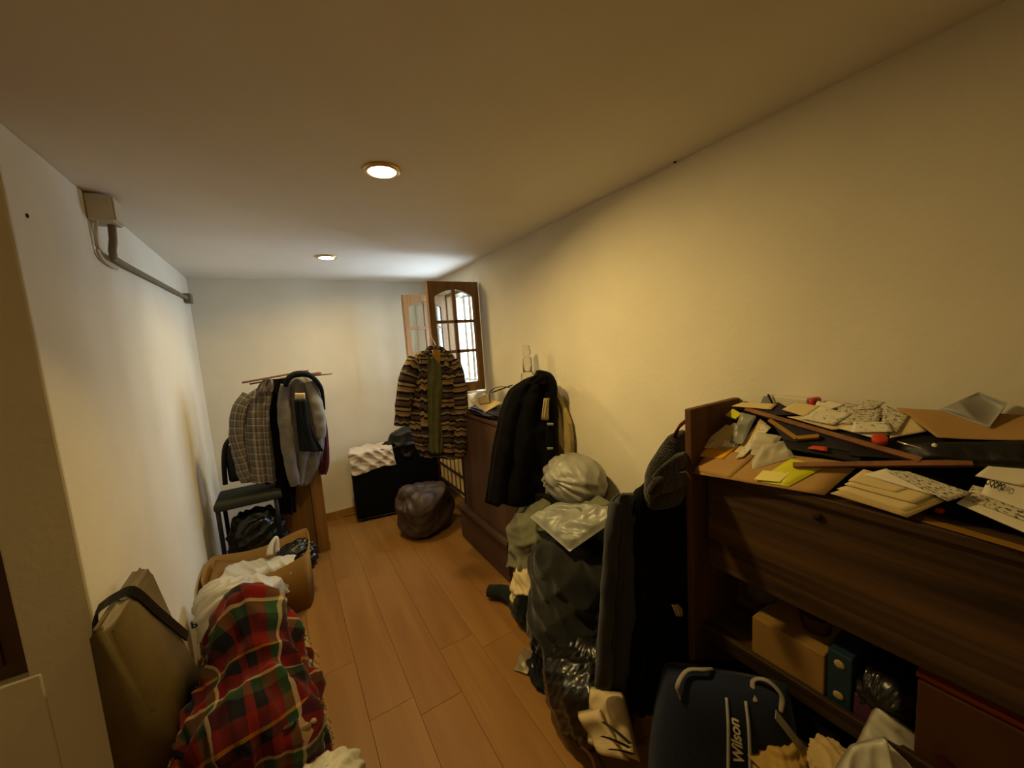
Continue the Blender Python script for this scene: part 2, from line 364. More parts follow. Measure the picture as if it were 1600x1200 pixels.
# ------------------------------------------------------------------ materials
mat('plaster', '#e3dcc8', .9, .1, .06, 3, .12, 35)
mat('ceiling_paint', '#e8e2d4', .92, .1, .05, 2, .06, 30)
wood('laminate', '#805827', '#906833', 1, 10, .08, .45, .3, .03, .96, 1.04)
mat('joint', '#5a3c1c', .8, .1, 0)
wood('window_wood', '#6b4a20', '#8f6732', 2, 18, .1, .4, .5)
wood('orange_wood', '#8c622c', '#a67c3e', 2, 12, .07, .5)
wood('dark_wood', '#251a0e', '#5a4024', 1, 26, .03, .55, .3, .1)
wood('board_wood', '#4e3418', '#6f4d28', 2, 18, .06, .6, .2)
wood('red_wood', '#3d2a1e', '#583f30', 2, 9, .08, .5, .4)
wood('trunk_wood', '#3a281c', '#5a4030', 1, 12, .08, .55, .4)
wood('stick_wood', '#5d3a20', '#8a5c38', 0, 14, .1, .6)
def pane_mat(name, gloss):
    m, N, L, b = new_mat(name); t = N.new('ShaderNodeBsdfTransparent'); t.inputs[0].default_value = (.93, .97, .98, 1); g = N.new('ShaderNodeBsdfGlossy'); g.inputs['Roughness'].default_value = .03
    mx = N.new('ShaderNodeMixShader'); mx.inputs[0].default_value = gloss; L.new(t.outputs[0], mx.inputs[1]); L.new(g.outputs[0], mx.inputs[2]); L.new(mx.outputs[0], N['Material Output'].inputs[0])
pane_mat('glass', .09)
mat('bottle_glass', '#f2f2ea', .03, .6, 0, trans=.96); MATS['bottle_glass'].node_tree.nodes['Principled BSDF'].inputs['IOR'].default_value = 1.3
mat('white_paint', '#dcdcd8', .5, .4, .05)
mat('pvc', '#c9bfa6', .5, .4, .05)
mat('pvc_dark', '#7d7058', .6, .3, .1)
mat('chrome', '#c8c2b4', .25, .5, 0, metal=1)
mat('trim_gold', '#d9b878', .3, .5, 0, metal=.6)
mat('diffuser', '#ffffff', .5, .2, 0, emit=(1, .86, .62), es=14)
mat('cardboard', '#8d6c3a', .85, .1, .12, 5, .05, 40)
mat('cardboard_inner', '#7a5a2e', .9, .1, .12, 5)
mat('kraft', '#a88450', .8, .15, .1, 6, .06, 25)
mat('white_plastic', '#d8d4c6', .35, .5, .08, 8, .25, 18, transl=.25)
mat('grey_plastic', '#a3a196', .4, .5, .3, 7, .35, 14, transl=.2)
mat('clear_plastic', '#94958a', .36, .5, .25, 6, .4, 12, transl=.15)
mat('thin_film', '#c8b890', .25, .5, 0, .0, .3, 14, trans=.75)
mat('black_plastic', '#15150f', .28, .55, .2, 6, .3, 16)
mat('brown_plastic', '#40322a', .5, .4, .25, 5, .3, 14)
mat('black_cloth', '#090808', .9, .1, .3, 12, .15, 120, sheen=.03)
mat('black_leather', '#100f0e', .5, .35, .2, 10, .15, 90)
mat('charcoal_cloth', '#22221f', .95, .1, .3, 10, .2, 90, sheen=.2)
mat('slate_cloth', '#3b3c40', .9, .1, .2, 10, .15, 120, sheen=.1)
mat('navy_cloth', '#181f36', .85, .2, .2, 8, .12, 140, sheen=.1)
mat('navy_dull', '#1d2026', .9, .1, .25, 10, .2, 90)
mat('fur', '#2e2a22', 1., .05, .55, 60, .9, 150, sheen=.3)
mat('grey_fleece', '#77726a', .95, .1, .15, 20, .15, 150, sheen=.15)
mat('grey_lining', '#8f8b82', .85, .15, .12, 14, .1, 80)
mat('maroon_cloth', '#4b1524', .9, .1, .2, 10, .1, 90, sheen=.15)
mat('sage_cloth', '#6c6c58', .9, .1, .25, 9, .2, 60, sheen=.1)
mat('cream_cloth', '#c9b98e', .9, .1, .15, 9, .2, 60)
mat('white_cloth', '#cfc4b4', .9, .1, .12, 9, .2, 60)
mat('green_lining', '#4f5034', .8, .2, .3, 16, .15, 60)
mat('dark_green_knit', '#1a211a', .95, .1, .3, 12, .5, 160, sheen=.1)
mat('ochre_cloth', '#a88848', .9, .1, .25, 9, .2, 50)
mat('canvas', '#b8a47c', .85, .15, .12, 10, .15, 120)
mat('olive_vinyl', '#6b5a34', .45, .4, .2, 8, .1, 60)
mat('seat_green', '#35382f', .8, .2, .2, 8)
mat('beige_board', '#a89564', .8, .15, .15, 8)
mat('tan_edge', '#8f6a28', .6, .2, .1)
mat('cream_edge', '#a5946a', .7, .2, .2, 20)
mat('dark_brown', '#2a1a10', .8, .2, .2, 10)
mat('paper_white', '#dad2ba', .8, .15, .05)
mat('paper_cream', '#cdb987', .8, .15, .06)
mat('paper_aged', '#b9a06c', .85, .1, .1)
printed('newsprint', '#c3bba2', '#55524a', 70, .58)
printed('print_paper', '#d2cbb4', '#6a665a', 45, .64)
mat('yellow_paper', '#e0a412', .7, .2, .05)
mat('neon_yellow', '#c9c71e', .4, .4, .1, 10, .15, 30)
mat('pale_yellow', '#e0d47e', .7, .2, .04)
mat('dark_folder', '#1c1420', .5, .4, .2, 8)
mat('black_folder', '#0e0c0c', .45, .4, .2, 8)
mat('red_plastic', '#b02a18', .45, .4, .05)
mat('red_orange', '#c2401e', .5, .4, .05)
mat('ink', '#1b1a18', .7, .2, 0)
mat('navy_ink', '#1d2740', .7, .2, 0)
mat('light_thread', '#9b9a92', .8, .2, 0)
mat('grey_trim', '#8a8478', .8, .2, 0)
mat('steel_blue_box', '#16303f', .5, .4, .1)
mat('orange_box', '#8a3a12', .7, .2, .15)
mat('rust_box', '#4a2c17', .8, .15, .2, 6)
mat('purple_box', '#4a2640', .6, .3, .1)
mat('grey_device', '#4a4c44', .5, .4, .1)
mat('outside_wall', '#c9d2d6', .9, .1, .1, 3)
mat('outside_floor', '#8a8f8c', .9, .1, .1, 3)
plaid('tartan', .13, [(0, '#121018'), (.16, '#641512'), (.28, '#6e1614'), (.40, '#2c4a30'), (.52, '#b9a888'), (.56, '#4c1020'), (.72, '#14141c'), (.88, '#741a15')],
      .145, [(0, '#16121a'), (.2, '#2c4a30'), (.34, '#b9a888'), (.38, '#6e1614'), (.55, '#14141c'), (.74, '#a87424'), (.79, '#641512')], .5)
plaid('shirt_check', .045, [(0, '#5d564c'), (.45, '#867b6c'), (.62, '#4a4440'), (.8, '#a39a88')], .05, [(0, '#635c54'), (.4, '#48444a'), (.6, '#b3aa98'), (.72, '#6d655a')], .5)
bands('nordic_knit', .17, [(0, '#201a18'), (.1, '#857453'), (.2, '#16110f'), (.26, '#7a5c40'), (.36, '#867757'), (.44, '#181210'), (.56, '#3d3236'), (.68, '#7c6e50'), (.76, '#191311'), (.84, '#4a3a34')])

# ------------------------------------------------------------------ the room
GAP = .0008
floor = struct('floor', box((-2.0, -1.7, -.06), (1.7, YB + .1, -.008)), 'joint')
pw, x, row = .1955, .345 - 12 * .1955, 0
rp = random.Random(4); pmesh = {}
while x < XR:
    y = {10: -2.77, 12: -2.06}.get(row, -1.65 - rp.random() * 1.1); row += 1
    while y < YB:
        y0, y1 = max(y, -1.65), min(y + 1.2, YB)
        if y1 - y0 > .05:
            x1 = min(x + pw, XR); key = (round(y1 - y0, 3), round(x1 - x, 3))
            if key not in pmesh:
                g = box((0, 0, -.008), (x1 - x - GAP, y1 - y0 - GAP, 0), .0012, 1); pmesh[key] = link_mesh('plank', g[0], g[1], 'laminate', np.zeros(3), smooth=False)
            o = bpy.data.objects.new('plank', pmesh[key]); COL.objects.link(o); o.parent = floor; o.location = (x, y0, 0)
        y += 1.2
    x += pw
struct('ceiling', box((-2.0, -1.7, H), (1.75, YB + .2, H + .1)), 'ceiling_paint')
WY0, WY1, WZ0, WZ1 = 2.90, 3.66, 1.20, 2.10       # window opening
wr = join(box((XR, -1.7, -.05), (XR + .2, 2.88, H)), box((XR + .022, 2.88, -.05), (XR + .2, WY0, H)),
          box((XR + .022, WY0, -.05), (XR + .2, WY1, WZ0)), box((XR + .022, WY0, WZ1), (XR + .2, WY1, H)), box((XR + .022, WY1, -.05), (XR + .2, YB + .2, H)))
struct('wall_right', wr, 'plaster')
struct('wall_back', box((-.9, YB, -.05), (1.7, YB + .15, H)), 'plaster')
struct('wall_left', box((-.705, 1.565, -.05), (XL, YB + .1, H), .006), 'plaster')
struct('wall_stairwell', join(box((-2.0, 1.72, -.05), (-.7, 1.9, H)), box((-1.9, 1.562, -.05), (-.68, 1.72, .755), .005)), 'plaster')
struct('wall_far_left', box((-2.1, -1.7, -.05), (-1.95, 1.8, H)), 'plaster')
struct('wall_front', box((-2.1, -1.85, -.05), (1.7, -1.7, H)), 'plaster')
struct('baseboard_back', join(box((XL, YB - .014, 0), (XR, YB, .075), .003), box((XL, YB - .02, 0), (XR, YB - .014, .012), .002)), 'orange_wood')
dw = struct('door_1', box((-1.5, 1.59, .757), (-.708, 1.66, 1.12), .004), 'red_wood')
part('door_panel', box((-1.45, 1.58, .80), (-.75, 1.591, 1.08), .004), 'red_wood', dw, smooth=False)
# window in the right wall, both sashes swung open into the room
win = struct('window_1', join(box((XR + .03, WY0 - .005, WZ0), (XR + .13, WY0 + .03, WZ1)), box((XR + .03, WY1 - .03, WZ0), (XR + .13, WY1 + .005, WZ1)),
             box((XR + .03, WY0, WZ1 - .03), (XR + .13, WY1, WZ1)), box((XR + .03, WY0, WZ0), (XR + .13, WY1, WZ0 + .03))), 'window_wood')
part('window_sill', box((XR - .05, WY0 - .06, WZ0 - .035), (XR + .06, WY1 + .05, WZ0 - .002), .004), 'white_paint', win, smooth=False)
def sash(hx, hy, z0, z1, w, ang, far):
    """hinge line at hx, hy; ang = direction of the leaf in plan (degrees)"""
    a = math.radians(ang); du = np.array([math.cos(a), math.sin(a), 0]); dn = np.array([-math.sin(a), math.cos(a), 0]); O = np.array([hx, hy, z0]); hh = z1 - z0; t = .034
    fn = lambda u, v, d: O + du * u + np.array([0, 0, v]) + dn * d
    st, br, tr, mu = .048, .075, .062, .024
    r = lambda u0, v0, u1, v1, d0, d1: prism([(u0, v0), (u1, v0), (u1, v1), (u0, v1)], fn, d0, d1)
    arch = lambda u: .055 * (1 - math.sin(math.pi * np.clip((u - st) / (w - 2 * st), 0, 1)) ** .9)
    us = np.linspace(st, w - st, 17)
    top = prism([(st, hh), (w - st, hh)] + [(u, hh - tr - arch(u)) for u in us[::-1]], fn, 0, t)
    s = part('sash', join(r(0, 0, st, hh, 0, t), r(w - st, 0, w, hh, 0, t), r(st, 0, w - st, br, 0, t), top), 'window_wood', win, smooth=False)
    part('mullion', r(w / 2 - mu / 2, br, w / 2 + mu / 2, hh - tr - .001, .004, t - .004), 'window_wood', s, smooth=False)
    part('stop_bead', r(w - .016, .02, w - .002, hh - .02, -.016, 0), 'window_wood', s, smooth=False)
    vs = [br, br + (hh - br - tr) * .345, br + (hh - br - tr) * .665, hh - tr]
    for v in vs[1:3]: part('muntin', r(st, v - mu / 2, w - st, v + mu / 2, .004, t - .004), 'window_wood', s, smooth=False)
    for j in range(3):
        for k in range(2):
            u0, u1 = (st, w / 2 - mu / 2) if k == 0 else (w / 2 + mu / 2, w - st); part('pane', r(u0, vs[j], u1, vs[j + 1], t / 2 - .0015, t / 2 + .0015), 'glass', s, smooth=False)
    if not far: part('latch', join(r(w / 2 - .002, vs[2] - .03, w / 2 + .006, vs[2] - .012, -.012, .004)), 'pvc_dark', s, smooth=False)
    return s
sash(1.435, 2.862, 1.215, 2.09, .425, 180, False)
sash(1.455, 3.645, 1.215, 2.09, .425, 184, True)
gr = thing('window_grille', 'white vertical bar grille outside the wooden window', 'grille', (1.66, 3.28, 1.2))
for k in range(6): part('bar', box((1.655, 2.90 + k * .135, 1.2), (1.675, 2.96 + k * .135, 2.1), .003), 'white_paint', gr, smooth=False)
for z in (1.22, 2.06): part('rail', box((1.65, 2.88, z), (1.68, 3.68, z + .025)), 'white_paint', gr, smooth=False)

def downlight(c, label, w, tilt, spread):
    t = thing('downlight', label, 'ceiling light', (c[0], c[1], H - .012), 'recessed ceiling downlights')
    pr = [(.05, -.001), (.052, -.010), (.060, -.011), (.068, -.006), (.07, 0.001)]
    part('trim_ring', lathe(pr, (c[0], c[1], H), 36), 'trim_gold', t)
    part('diffuser', lathe([(.001, -.0105), (.03, -.0105), (.0505, -.009), (.0505, -.004)], (c[0], c[1], H), 36), 'diffuser', t)
    l = bpy.data.lights.new('lamp', 'AREA'); l.shape = 'DISK'; l.size = .10; l.spread = math.radians(spread); l.energy = w; l.color = LAMP_COL; lo = bpy.data.objects.new('lamp', l); COL.objects.link(lo)
    lo.parent = t; lo.location = (0, 0, -.020); lo.rotation_euler = (math.radians(tilt[0]), math.radians(tilt[1]), 0)     # swivel lamp turned to the right wall
downlight((.409, 1.525), 'glowing round downlight nearer the camera in the ceiling', LAMP_W, (-10, -14), 150)
downlight((.36, 3.0), 'glowing round downlight near the window end of the ceiling', LAMP_W * .8, (0, -7), 168)
jb = thing('junction_box', 'square beige junction box at top of left wall', 'junction box', (-.51, 2.15, 2.16))
part('box_body', box((XL + .001, 2.10, 2.165), (XL + .075, 2.20, 2.262), .004), 'pvc', jb, smooth=False)
part('lid', box((XL + .075, 2.105, 2.17), (XL + .081, 2.195, 2.257), .002), 'pvc', jb, smooth=False)
single('conduit', join(tube([(XL + .05, 2.165, 2.17), (XL + .045, 2.17, 2.11), (XL + .03, 2.2, 2.06), (XL + .02, 2.32, 2.05), (XL + .02, 3.0, 2.065), (XL + .02, 3.74, 2.08)], .013, 40, 10),), 'pvc_dark', 'beige cable conduit bending below the junction box along the left wall', 'conduit')
single('cable', tube([(XL + .02, 2.12, 2.17), (XL + .012, 2.115, 2.10), (XL + .010, 2.12, 2.04), (XL + .010, 2.2, 2.02), (XL + .010, 2.3, 2.02)], .006, 20, 8), 'pvc', 'thin pale cable curving beside the conduit under the junction box', 'cable')
single('conduit_end_cap', box((XL + .001, 3.72, 2.045), (XL + .045, 3.80, 2.115), .005), 'pvc_dark', 'small beige end fitting of the conduit near back corner', 'fitting', smooth=False)
def speck(p, ax, r, label):
    p = np.array(p); bm = bmesh.new(); bmesh.ops.create_icosphere(bm, subdivisions=2, radius=1); v, f = bm_geo(bm); v = v * r; v[:, 'xyz'.index(ax)] *= .5; v[:, 2] *= 1.3
    single('nail', (v + p, f), 'dark_brown', label, 'nail')
speck(at(43, 337, 'x', XL + .002), 'x', .005, 'dark nail hole high on the near left wall')
speck(at(1057, 253, 'z', H - .004) - np.array([.01, 0, .003]), 'z', .006, 'dark nail at the ceiling line over the right wall')

# ------------------------------------------------------------------ large furniture
# long cabinet along the right wall
CZ, CX = 1.13, 1.195
cab = thing('long_cabinet', 'long dark wooden cabinet along right wall heaped with papers', 'cabinet', (1.32, -.1, 0))
part('top', box((CX - .012, -.95, CZ - .028), (XR - .004, .765, CZ), .004), 'dark_wood', cab, smooth=False)
part('front_panel', box((CX, -.95, .775), (CX + .02, .74, CZ - .03), .003), 'dark_wood', cab, smooth=False)
part('end_board', box((1.15, .768, .06), (XR - .004, .793, 1.331), .004), 'board_wood', cab, smooth=False)
part('end_board', box((1.2, -.98, .0), (XR - .004, -.955, CZ), .004), 'dark_wood', cab, smooth=False)
part('shelf', box((CX + .002, -.95, .50), (XR - .03, .765, .525), .003), 'dark_wood', cab, smooth=False)
part('shelf_rail', box((CX - .004, -.95, .485), (CX + .014, .765, .54), .003), 'dark_wood', cab, smooth=False)
part('back_panel', box((XR - .028, -.95, .02), (XR - .012, .765, CZ - .03)), 'dark_wood', cab, smooth=False)
part('bottom_shelf', box((CX + .002, -.95, .05), (XR - .03, .765, .075)), 'dark_wood', cab, smooth=False)
part('plinth', box((CX + .02, -.95, 0), (XR - .03, .765, .05)), 'dark_wood', cab, smooth=False)
part('lock', xf(lathe([(.004, 0), (.011, .002), (.012, .004), (.012, .006), (.002, .006)], (0, 0, 0), 16), at(1278, 806, 'x', CX), ry=-90), 'dark_brown', cab)

# dresser under the window
dr = thing('dresser', 'reddish brown wooden dresser under the open window', 'dresser', (1.3, 2.35, .3))
part('side_panel', box((1.15, 1.94, .303), (1.172, 2.755, 1.055), .004), 'red_wood', dr, smooth=False, label='plain reddish front panel')
part('end_panel', box((1.172, 1.94, .303), (XR - .004, 1.962, 1.055), .003), 'red_wood', dr, smooth=False)
part('end_panel', box((1.172, 2.735, .303), (XR - .004, 2.757, 1.055), .003), 'red_wood', dr, smooth=False)
part('top', box((1.14, 1.93, 1.056), (XR - .004, 2.765, 1.078), .004), 'red_wood', dr, smooth=False)
part('back_panel', box((XR - .02, 1.962, .303), (XR - .005, 2.735, 1.055)), 'red_wood', dr, smooth=False)
tr = thing('storage_chest', 'low brown wooden chest on the floor below the dresser', 'chest', (1.29, 2.47, 0))
part('front_board', box((1.128, 2.075, .012), (1.148, 2.855, .272), .003), 'trunk_wood', tr, smooth=False)
part('end_board', box((1.148, 2.075, .012), (XR - .006, 2.095, .272), .003), 'red_wood', tr, smooth=False)
part('end_board', box((1.148, 2.835, .012), (XR - .006, 2.855, .272), .003), 'red_wood', tr, smooth=False)
part('lid', box((1.118, 2.065, .274), (XR - .006, 2.865, .30), .005), 'trunk_wood', tr, smooth=False)
part('plinth', box((1.14, 2.09, 0), (XR - .01, 2.84, .012)), 'dark_brown', tr, smooth=False)
part('lid_lip', box((1.112, 2.065, .262), (1.127, 2.865, .285), .003), 'trunk_wood', tr, smooth=False)
# slatted crate standing between dresser and suitcase
cr = thing('slatted_crate', 'dark framed crate with pale upright slats beside the dresser', 'crate', (1.3, 3.1, 0))
for y in (2.79, 3.37): part('post', box((1.16, y, 0), (1.185, y + .025, .70), .002), 'dark_brown', cr, smooth=False); part('post', box((1.415, y, 0), (1.44, y + .025, .70), .002), 'dark_brown', cr, smooth=False)
for z in (.36, .505, .675): part('rail', box((1.158, 2.79, z), (1.168, 3.395, z + .02), .001), 'dark_brown', cr, smooth=False)
for k in range(6): part('slat', box((1.169, 2.825 + k * .093, .37), (1.178, 2.885 + k * .093, .69), .001), 'paper_aged', cr, smooth=False)
part('crate_floor', box((1.18, 2.80, .34), (1.43, 3.39, .36)), 'dark_brown', cr, smooth=False)

# upholstered chair at the near left
BR = rotm(0, -17, 0); bp0 = np.array([-.40, 1.6, .42])
ch = thing('upholstered_chair', 'olive vinyl chair against left wall under a tartan blanket', 'chair', (-.26, 1.6, 0))
prf = [(-.535, .40), (-.53, .885), (-.515, .902), (-.49, .90), (-.475, .875), (-.43, .60), (-.385, .40)]
bm = bmesh.new(); gg = prism(prf, lambda u, v, d: np.array([u, d, v]), 1.425, 1.785); vs_ = [bm.verts.new(p) for p in gg[0]]; [bm.faces.new([vs_[i] for i in q]) for q in gg[1]]
bmesh.ops.recalc_face_normals(bm, faces=bm.faces); bmesh.ops.bevel(bm, geom=list(bm.edges), offset=.012, segments=2, affect='EDGES'); part('backrest', bm_geo(bm), 'olive_vinyl', ch)
part('strap', strip([(-.537, 1.50, .84), (-.533, 1.52, .905), (-.505, 1.56, .915), (-.478, 1.60, .895), (-.452, 1.68, .76), (-.42, 1.79, .585)], .03, (.1, .5, .5), .006), 'black_leather', ch, smooth=False, label='black strap slung over the backrest')
part('seat', box((-.47, 1.33, .33), (-.045, 1.80, .405), .02, 3), 'olive_vinyl', ch)
part('seat_piping', tube([(-.046, 1.34, .395), (-.042, 1.5, .397), (-.042, 1.65, .397), (-.046, 1.79, .395)], .011, 20, 8), 'cream_edge', ch, label='worn cream piping')
part('seat_rail', box((-.46, 1.345, .25), (-.06, 1.785, .335), .006), 'dark_brown', ch, smooth=False)
for x in (-.45, -.10):
    for y in (1.36, 1.74): part('leg', box((x, y, 0), (x + .035, y + .035, .255), .004), 'dark_brown', ch, smooth=False)

# black-framed chair by the left wall, far end
c2 = thing('side_chair', 'black-backed chair with grey-green seat beside hanging shirts', 'chair', (-.3, 3.4, 0))
arc = [at(352, 757, 'y', 3.36), at(350, 720, 'y', 3.36), at(353, 695, 'y', 3.36), at(366, 682, 'y', 3.36), at(392, 679, 'y', 3.36), at(412, 690, 'y', 3.36), at(417, 720, 'y', 3.36), at(418, 757, 'y', 3.36)]
part('back_frame', tube(arc, .016, 40, 10), 'black_leather', c2)
part('back_pad', xf(box((-.415, 3.35, .72), (-.15, 3.38, .99), .02, 3), ), 'black_leather', c2)
part('seat', box((-.49, 3.10, .60), (-.10, 3.44, .655), .018, 3), 'seat_green', c2)
for x in (-.47, -.14):
    for y in (3.12, 3.40): part('leg', tube([(x, y, 0), (x, y, .61)], .014, 4, 10), 'black_leather', c2)
for z in (.25,): part('stretcher', box((-.475, 3.115, z), (-.125, 3.13, z + .02)), 'black_leather', c2, smooth=False); part('stretcher', box((-.475, 3.395, z), (-.125, 3.41, z + .02)), 'black_leather', c2, smooth=False)

# wooden board stand with clothes
st = thing('board_stand', 'orange wooden board stand carrying hung shirts', 'stand', (.02, 3.42, 0))
part('upright_board', box((.088, 3.352, 0), (.172, 3.385, 1.40), .003), 'orange_wood', st, smooth=False)
part('wide_board', box((-.15, 3.40, .0), (.14, 3.425, .95), .003), 'orange_wood', st, smooth=False)
part('foot', box((-.16, 3.386, 0), (.18, 3.40, .05), .002), 'orange_wood', st, smooth=False)
part('rear_upright', box((-.15, 3.426, 0), (-.09, 3.45, 1.40), .003), 'orange_wood', st, smooth=False)
part('cross_rail', box((-.15, 3.386, 1.32), (.17, 3.40, 1.38), .002), 'orange_wood', st, smooth=False)
sticks = [((378, 598), (482, 579), .007, 'thin dark stick, uppermost of those over the hung shirts'), ((390, 600), (500, 582), .006, 'slim brown stick lying second over the hung shirts'),
          ((420, 594), (519, 584), .005, 'thinnest tan stick reaching furthest right over the shirts'), ((430, 597), (502, 583), .009, 'thick short orange stick end above the grey jacket')]
for i, (a, b, r, lb) in enumerate(sticks):
    A, B = at(*a, 'y', 3.33 + i * .022), at(*b, 'y', 3.36 + i * .022); single('wooden_stick', tube([A, (A + B) / 2, B], r, 8, 8), 'stick_wood', lb, 'stick', 'sticks across the clothes stand')

# suitcase by the back wall
SR, SP = -9, np.array([.88, 3.74, 0])
su = thing('suitcase', 'large black suitcase standing against the back wall', 'suitcase', (.88, 3.74, 0))
T = lambda g: xf(g, piv=SP, rz=SR)
part('shell', T(box((.445, 3.635, .012), (1.315, 3.845, .67), .045, 4)), 'black_cloth', su)
for z in (3.645, 3.835):
    loop = [(.49, z, .03), (.46, z, .06), (.456, z, .34), (.46, z, .62), (.49, z, .655), (.88, z, .66), (1.27, z, .655), (1.3, z, .62), (1.305, z, .34), (1.3, z, .06), (1.27, z, .03), (.88, z, .024), (.49, z, .03)]
    part('piping', T(tube(loop, .007, 90, 8)), 'black_leather', su)
part('handle', T(tube([(.76, 3.74, .668), (.78, 3.74, .70), (.88, 3.74, .708), (.98, 3.74, .70), (1.0, 3.74, .668)], .012, 20, 10)), 'black_leather', su)
part('zip_band', T(box((.4435, 3.735, .06), (1.3165, 3.745, .62), .002)), 'black_leather', su, smooth=False)
for x in (.52, 1.24):
    for y in (3.67, 3.81): part('foot', T(box((x - .02, y - .02, 0), (x + .02, y + .02, .016), .003)), 'black_leather', su, smooth=False)

# ------------------------------------------------------------------ cloth and clothes, left side
bl_cols = [c_box((-.47, 1.32, 0), (-.04, 1.81, .42)), c_box((-.54, 1.425, .3), (-.44, 1.785, .88)), c_box((-.54, 1.425, .3), (-.40, 1.785, .60)), c_ell((-.21, 1.66, .5), (.13, .12, .25)), c_ell((-.23, 1.47, .42), (.17, .16, .12)), c_ell((-.15, 1.56, .46), (.07, .16, .12)), c_floor(0)]
g = lay(.50, .84, (56, 62), (-.235, 1.55, .86), rz=8, ry=4, cols=bl_cols, seed=11, steps=130, bend=.15, wave=.13, wf=17, crease=.024, cf=22)
bl = thing('tartan_blanket', 'red, green and black tartan blanket bunched on the olive chair', 'blanket', (-.2, 1.6, .41))
part('blanket_body', g, 'tartan', bl, solid=.006)
ed = g[0].reshape(123, 111, 3)[:, -1]; dv = np.array([.012, 0, -.03])
fr = [tube([ed[j], ed[j] + dv * .6 + np.array([.004 * math.sin(j * 2.1), .004 * math.cos(j * 3.3), 0]), ed[j] + dv * 1.2], .0022, 4, 5) for j in range(0, 123, 2)]
f_ = part('fringe', join(*fr), 'cream_cloth', bl, label='cream fringe along the edge'); f_['kind'] = 'stuff'

# cardboard box and what is in it
bx = thing('cardboard_box', 'open brown cardboard box on floor behind the olive chair', 'box', (-.24, 2.84, 0))
bo, bi = [(-.47, 2.655), (-.08, 2.64), (.0, 2.70), (.015, 2.97), (-.05, 3.04), (-.44, 3.03), (-.52, 2.97), (-.525, 2.73)], None
def box_wall(pts, z0, z1, flare, th, zf):
    P = np.array(pts); P = smooth_pts(np.vstack([P, P[:1]]), 49)[:-1]; c = P.mean(0); n = len(P); V = []
    for z, k, o in ((z0, 1, 0), (z1, 1 + flare, 0), (z1, 1 + flare, th), (z0, 1, th)):
        for p in P:
            d = p - c; L_ = np.linalg.norm(d); q = c + d * k * (L_ - o) / L_; V.append((q[0], q[1], z + (zf(q) if z > z0 else 0)))
    f = []
    for a in range(4):
        b = (a + 1) % 4
        for i in range(n): f.append([a * n + i, a * n + (i + 1) % n, b * n + (i + 1) % n, b * n + i])
    return np.array(V), f
part('box_walls', box_wall(bo, .002, .335, .04, .006, lambda q: .03 * math.sin(q[0] * 9 + 1) + .02 * (q[1] - 2.8)), 'cardboard', bx)
part('box_bottom', prism(bo, lambda u, v, d: np.array([u, v, d]), .001, .008), 'cardboard_inner', bx, smooth=False)
part('flap', sheet([(-.50, 2.70, .34), (-.50, 2.98, .34), (-.34, 3.0, .27), (-.34, 2.74, .26)], .005, 7, .008, 2), 'cardboard_inner', bx)
pk = [at(468, 905, 'x', .017), at(480, 900, 'x', .017), at(481, 928, 'x', .017), at(469, 936, 'x', .017)]
part('printed_mark', sheet(pk, .0008, 4, 0), 'red_plastic', bx, smooth=False, label='red printed mark on the box side')
single('black_bag', blob((-.06, 2.86, .25), (.13, .10, .11), 3, 5, .12, 8, .8), 'black_plastic', 'crumpled shiny black bag inside the open cardboard box', 'bag')
wb = thing('white_carrier_bag', 'white carrier bag hanging out over the cardboard box front', 'bag', (-.3, 2.6, .05))
gw = lay(.36, .42, (30, 32), (-.28, 2.66, .50), rz=-12, cols=[c_box((-.47, 2.655, 0), (-.02, 3.0, .33)), c_box((-.6, 2.05, 0), (-.10, 2.4, .2)), c_ell((-.30, 2.56, .20), (.16, .10, .16)), c_floor(0)], seed=5, steps=110)
part('bag_body', gw, 'white_plastic', wb, solid=.002)
part('handle', tube([(-.20, 2.78, .36), (-.19, 2.80, .40), (-.17, 2.82, .43), (-.155, 2.83, .44), (-.15, 2.82, .42), (-.16, 2.80, .36)], [.022, .018, .012, .01, .012, .018], 20, 10, 3, .003), 'white_plastic', wb)
wc = blob((-.39, 2.42, .30), (.14, .10, .15), 14, 5, .10, 7, .9, 3)
o = single('white_bag', wc, 'white_plastic', 'pale stuffed bag with dark letter between chair and box', 'bag')
fnP = lambda u, v: np.stack([at(303, 975, 'y', 2.305)[0] + u, np.full(len(u), 2.303), at(303, 975, 'y', 2.305)[2] + v], 1)
part('print', text_geo('P', .05, lambda u, v: fnP(u, -v)), 'navy_ink', o, smooth=False)
single('dark_bag', blob((-.28, 3.24, .25), (.19, .13, .27), 21, 5, .1, 8, .9, floor=0), 'black_plastic', 'dark glossy bin bag under the grey-green chair seat', 'bag')
single('white_bag', blob((-.06, 1.25, .20), (.15, .10, .12), 23, 5, .08, 8, .8, floor=None), 'white_plastic', 'pale crumpled plastic bag at the very bottom below the chair', 'bag')
single('shoe_box', box((-.2, 1.14, 0), (.08, 1.34, .12), .004), 'cardboard', 'low cardboard box under the pale bottom bag', 'box', smooth=False)

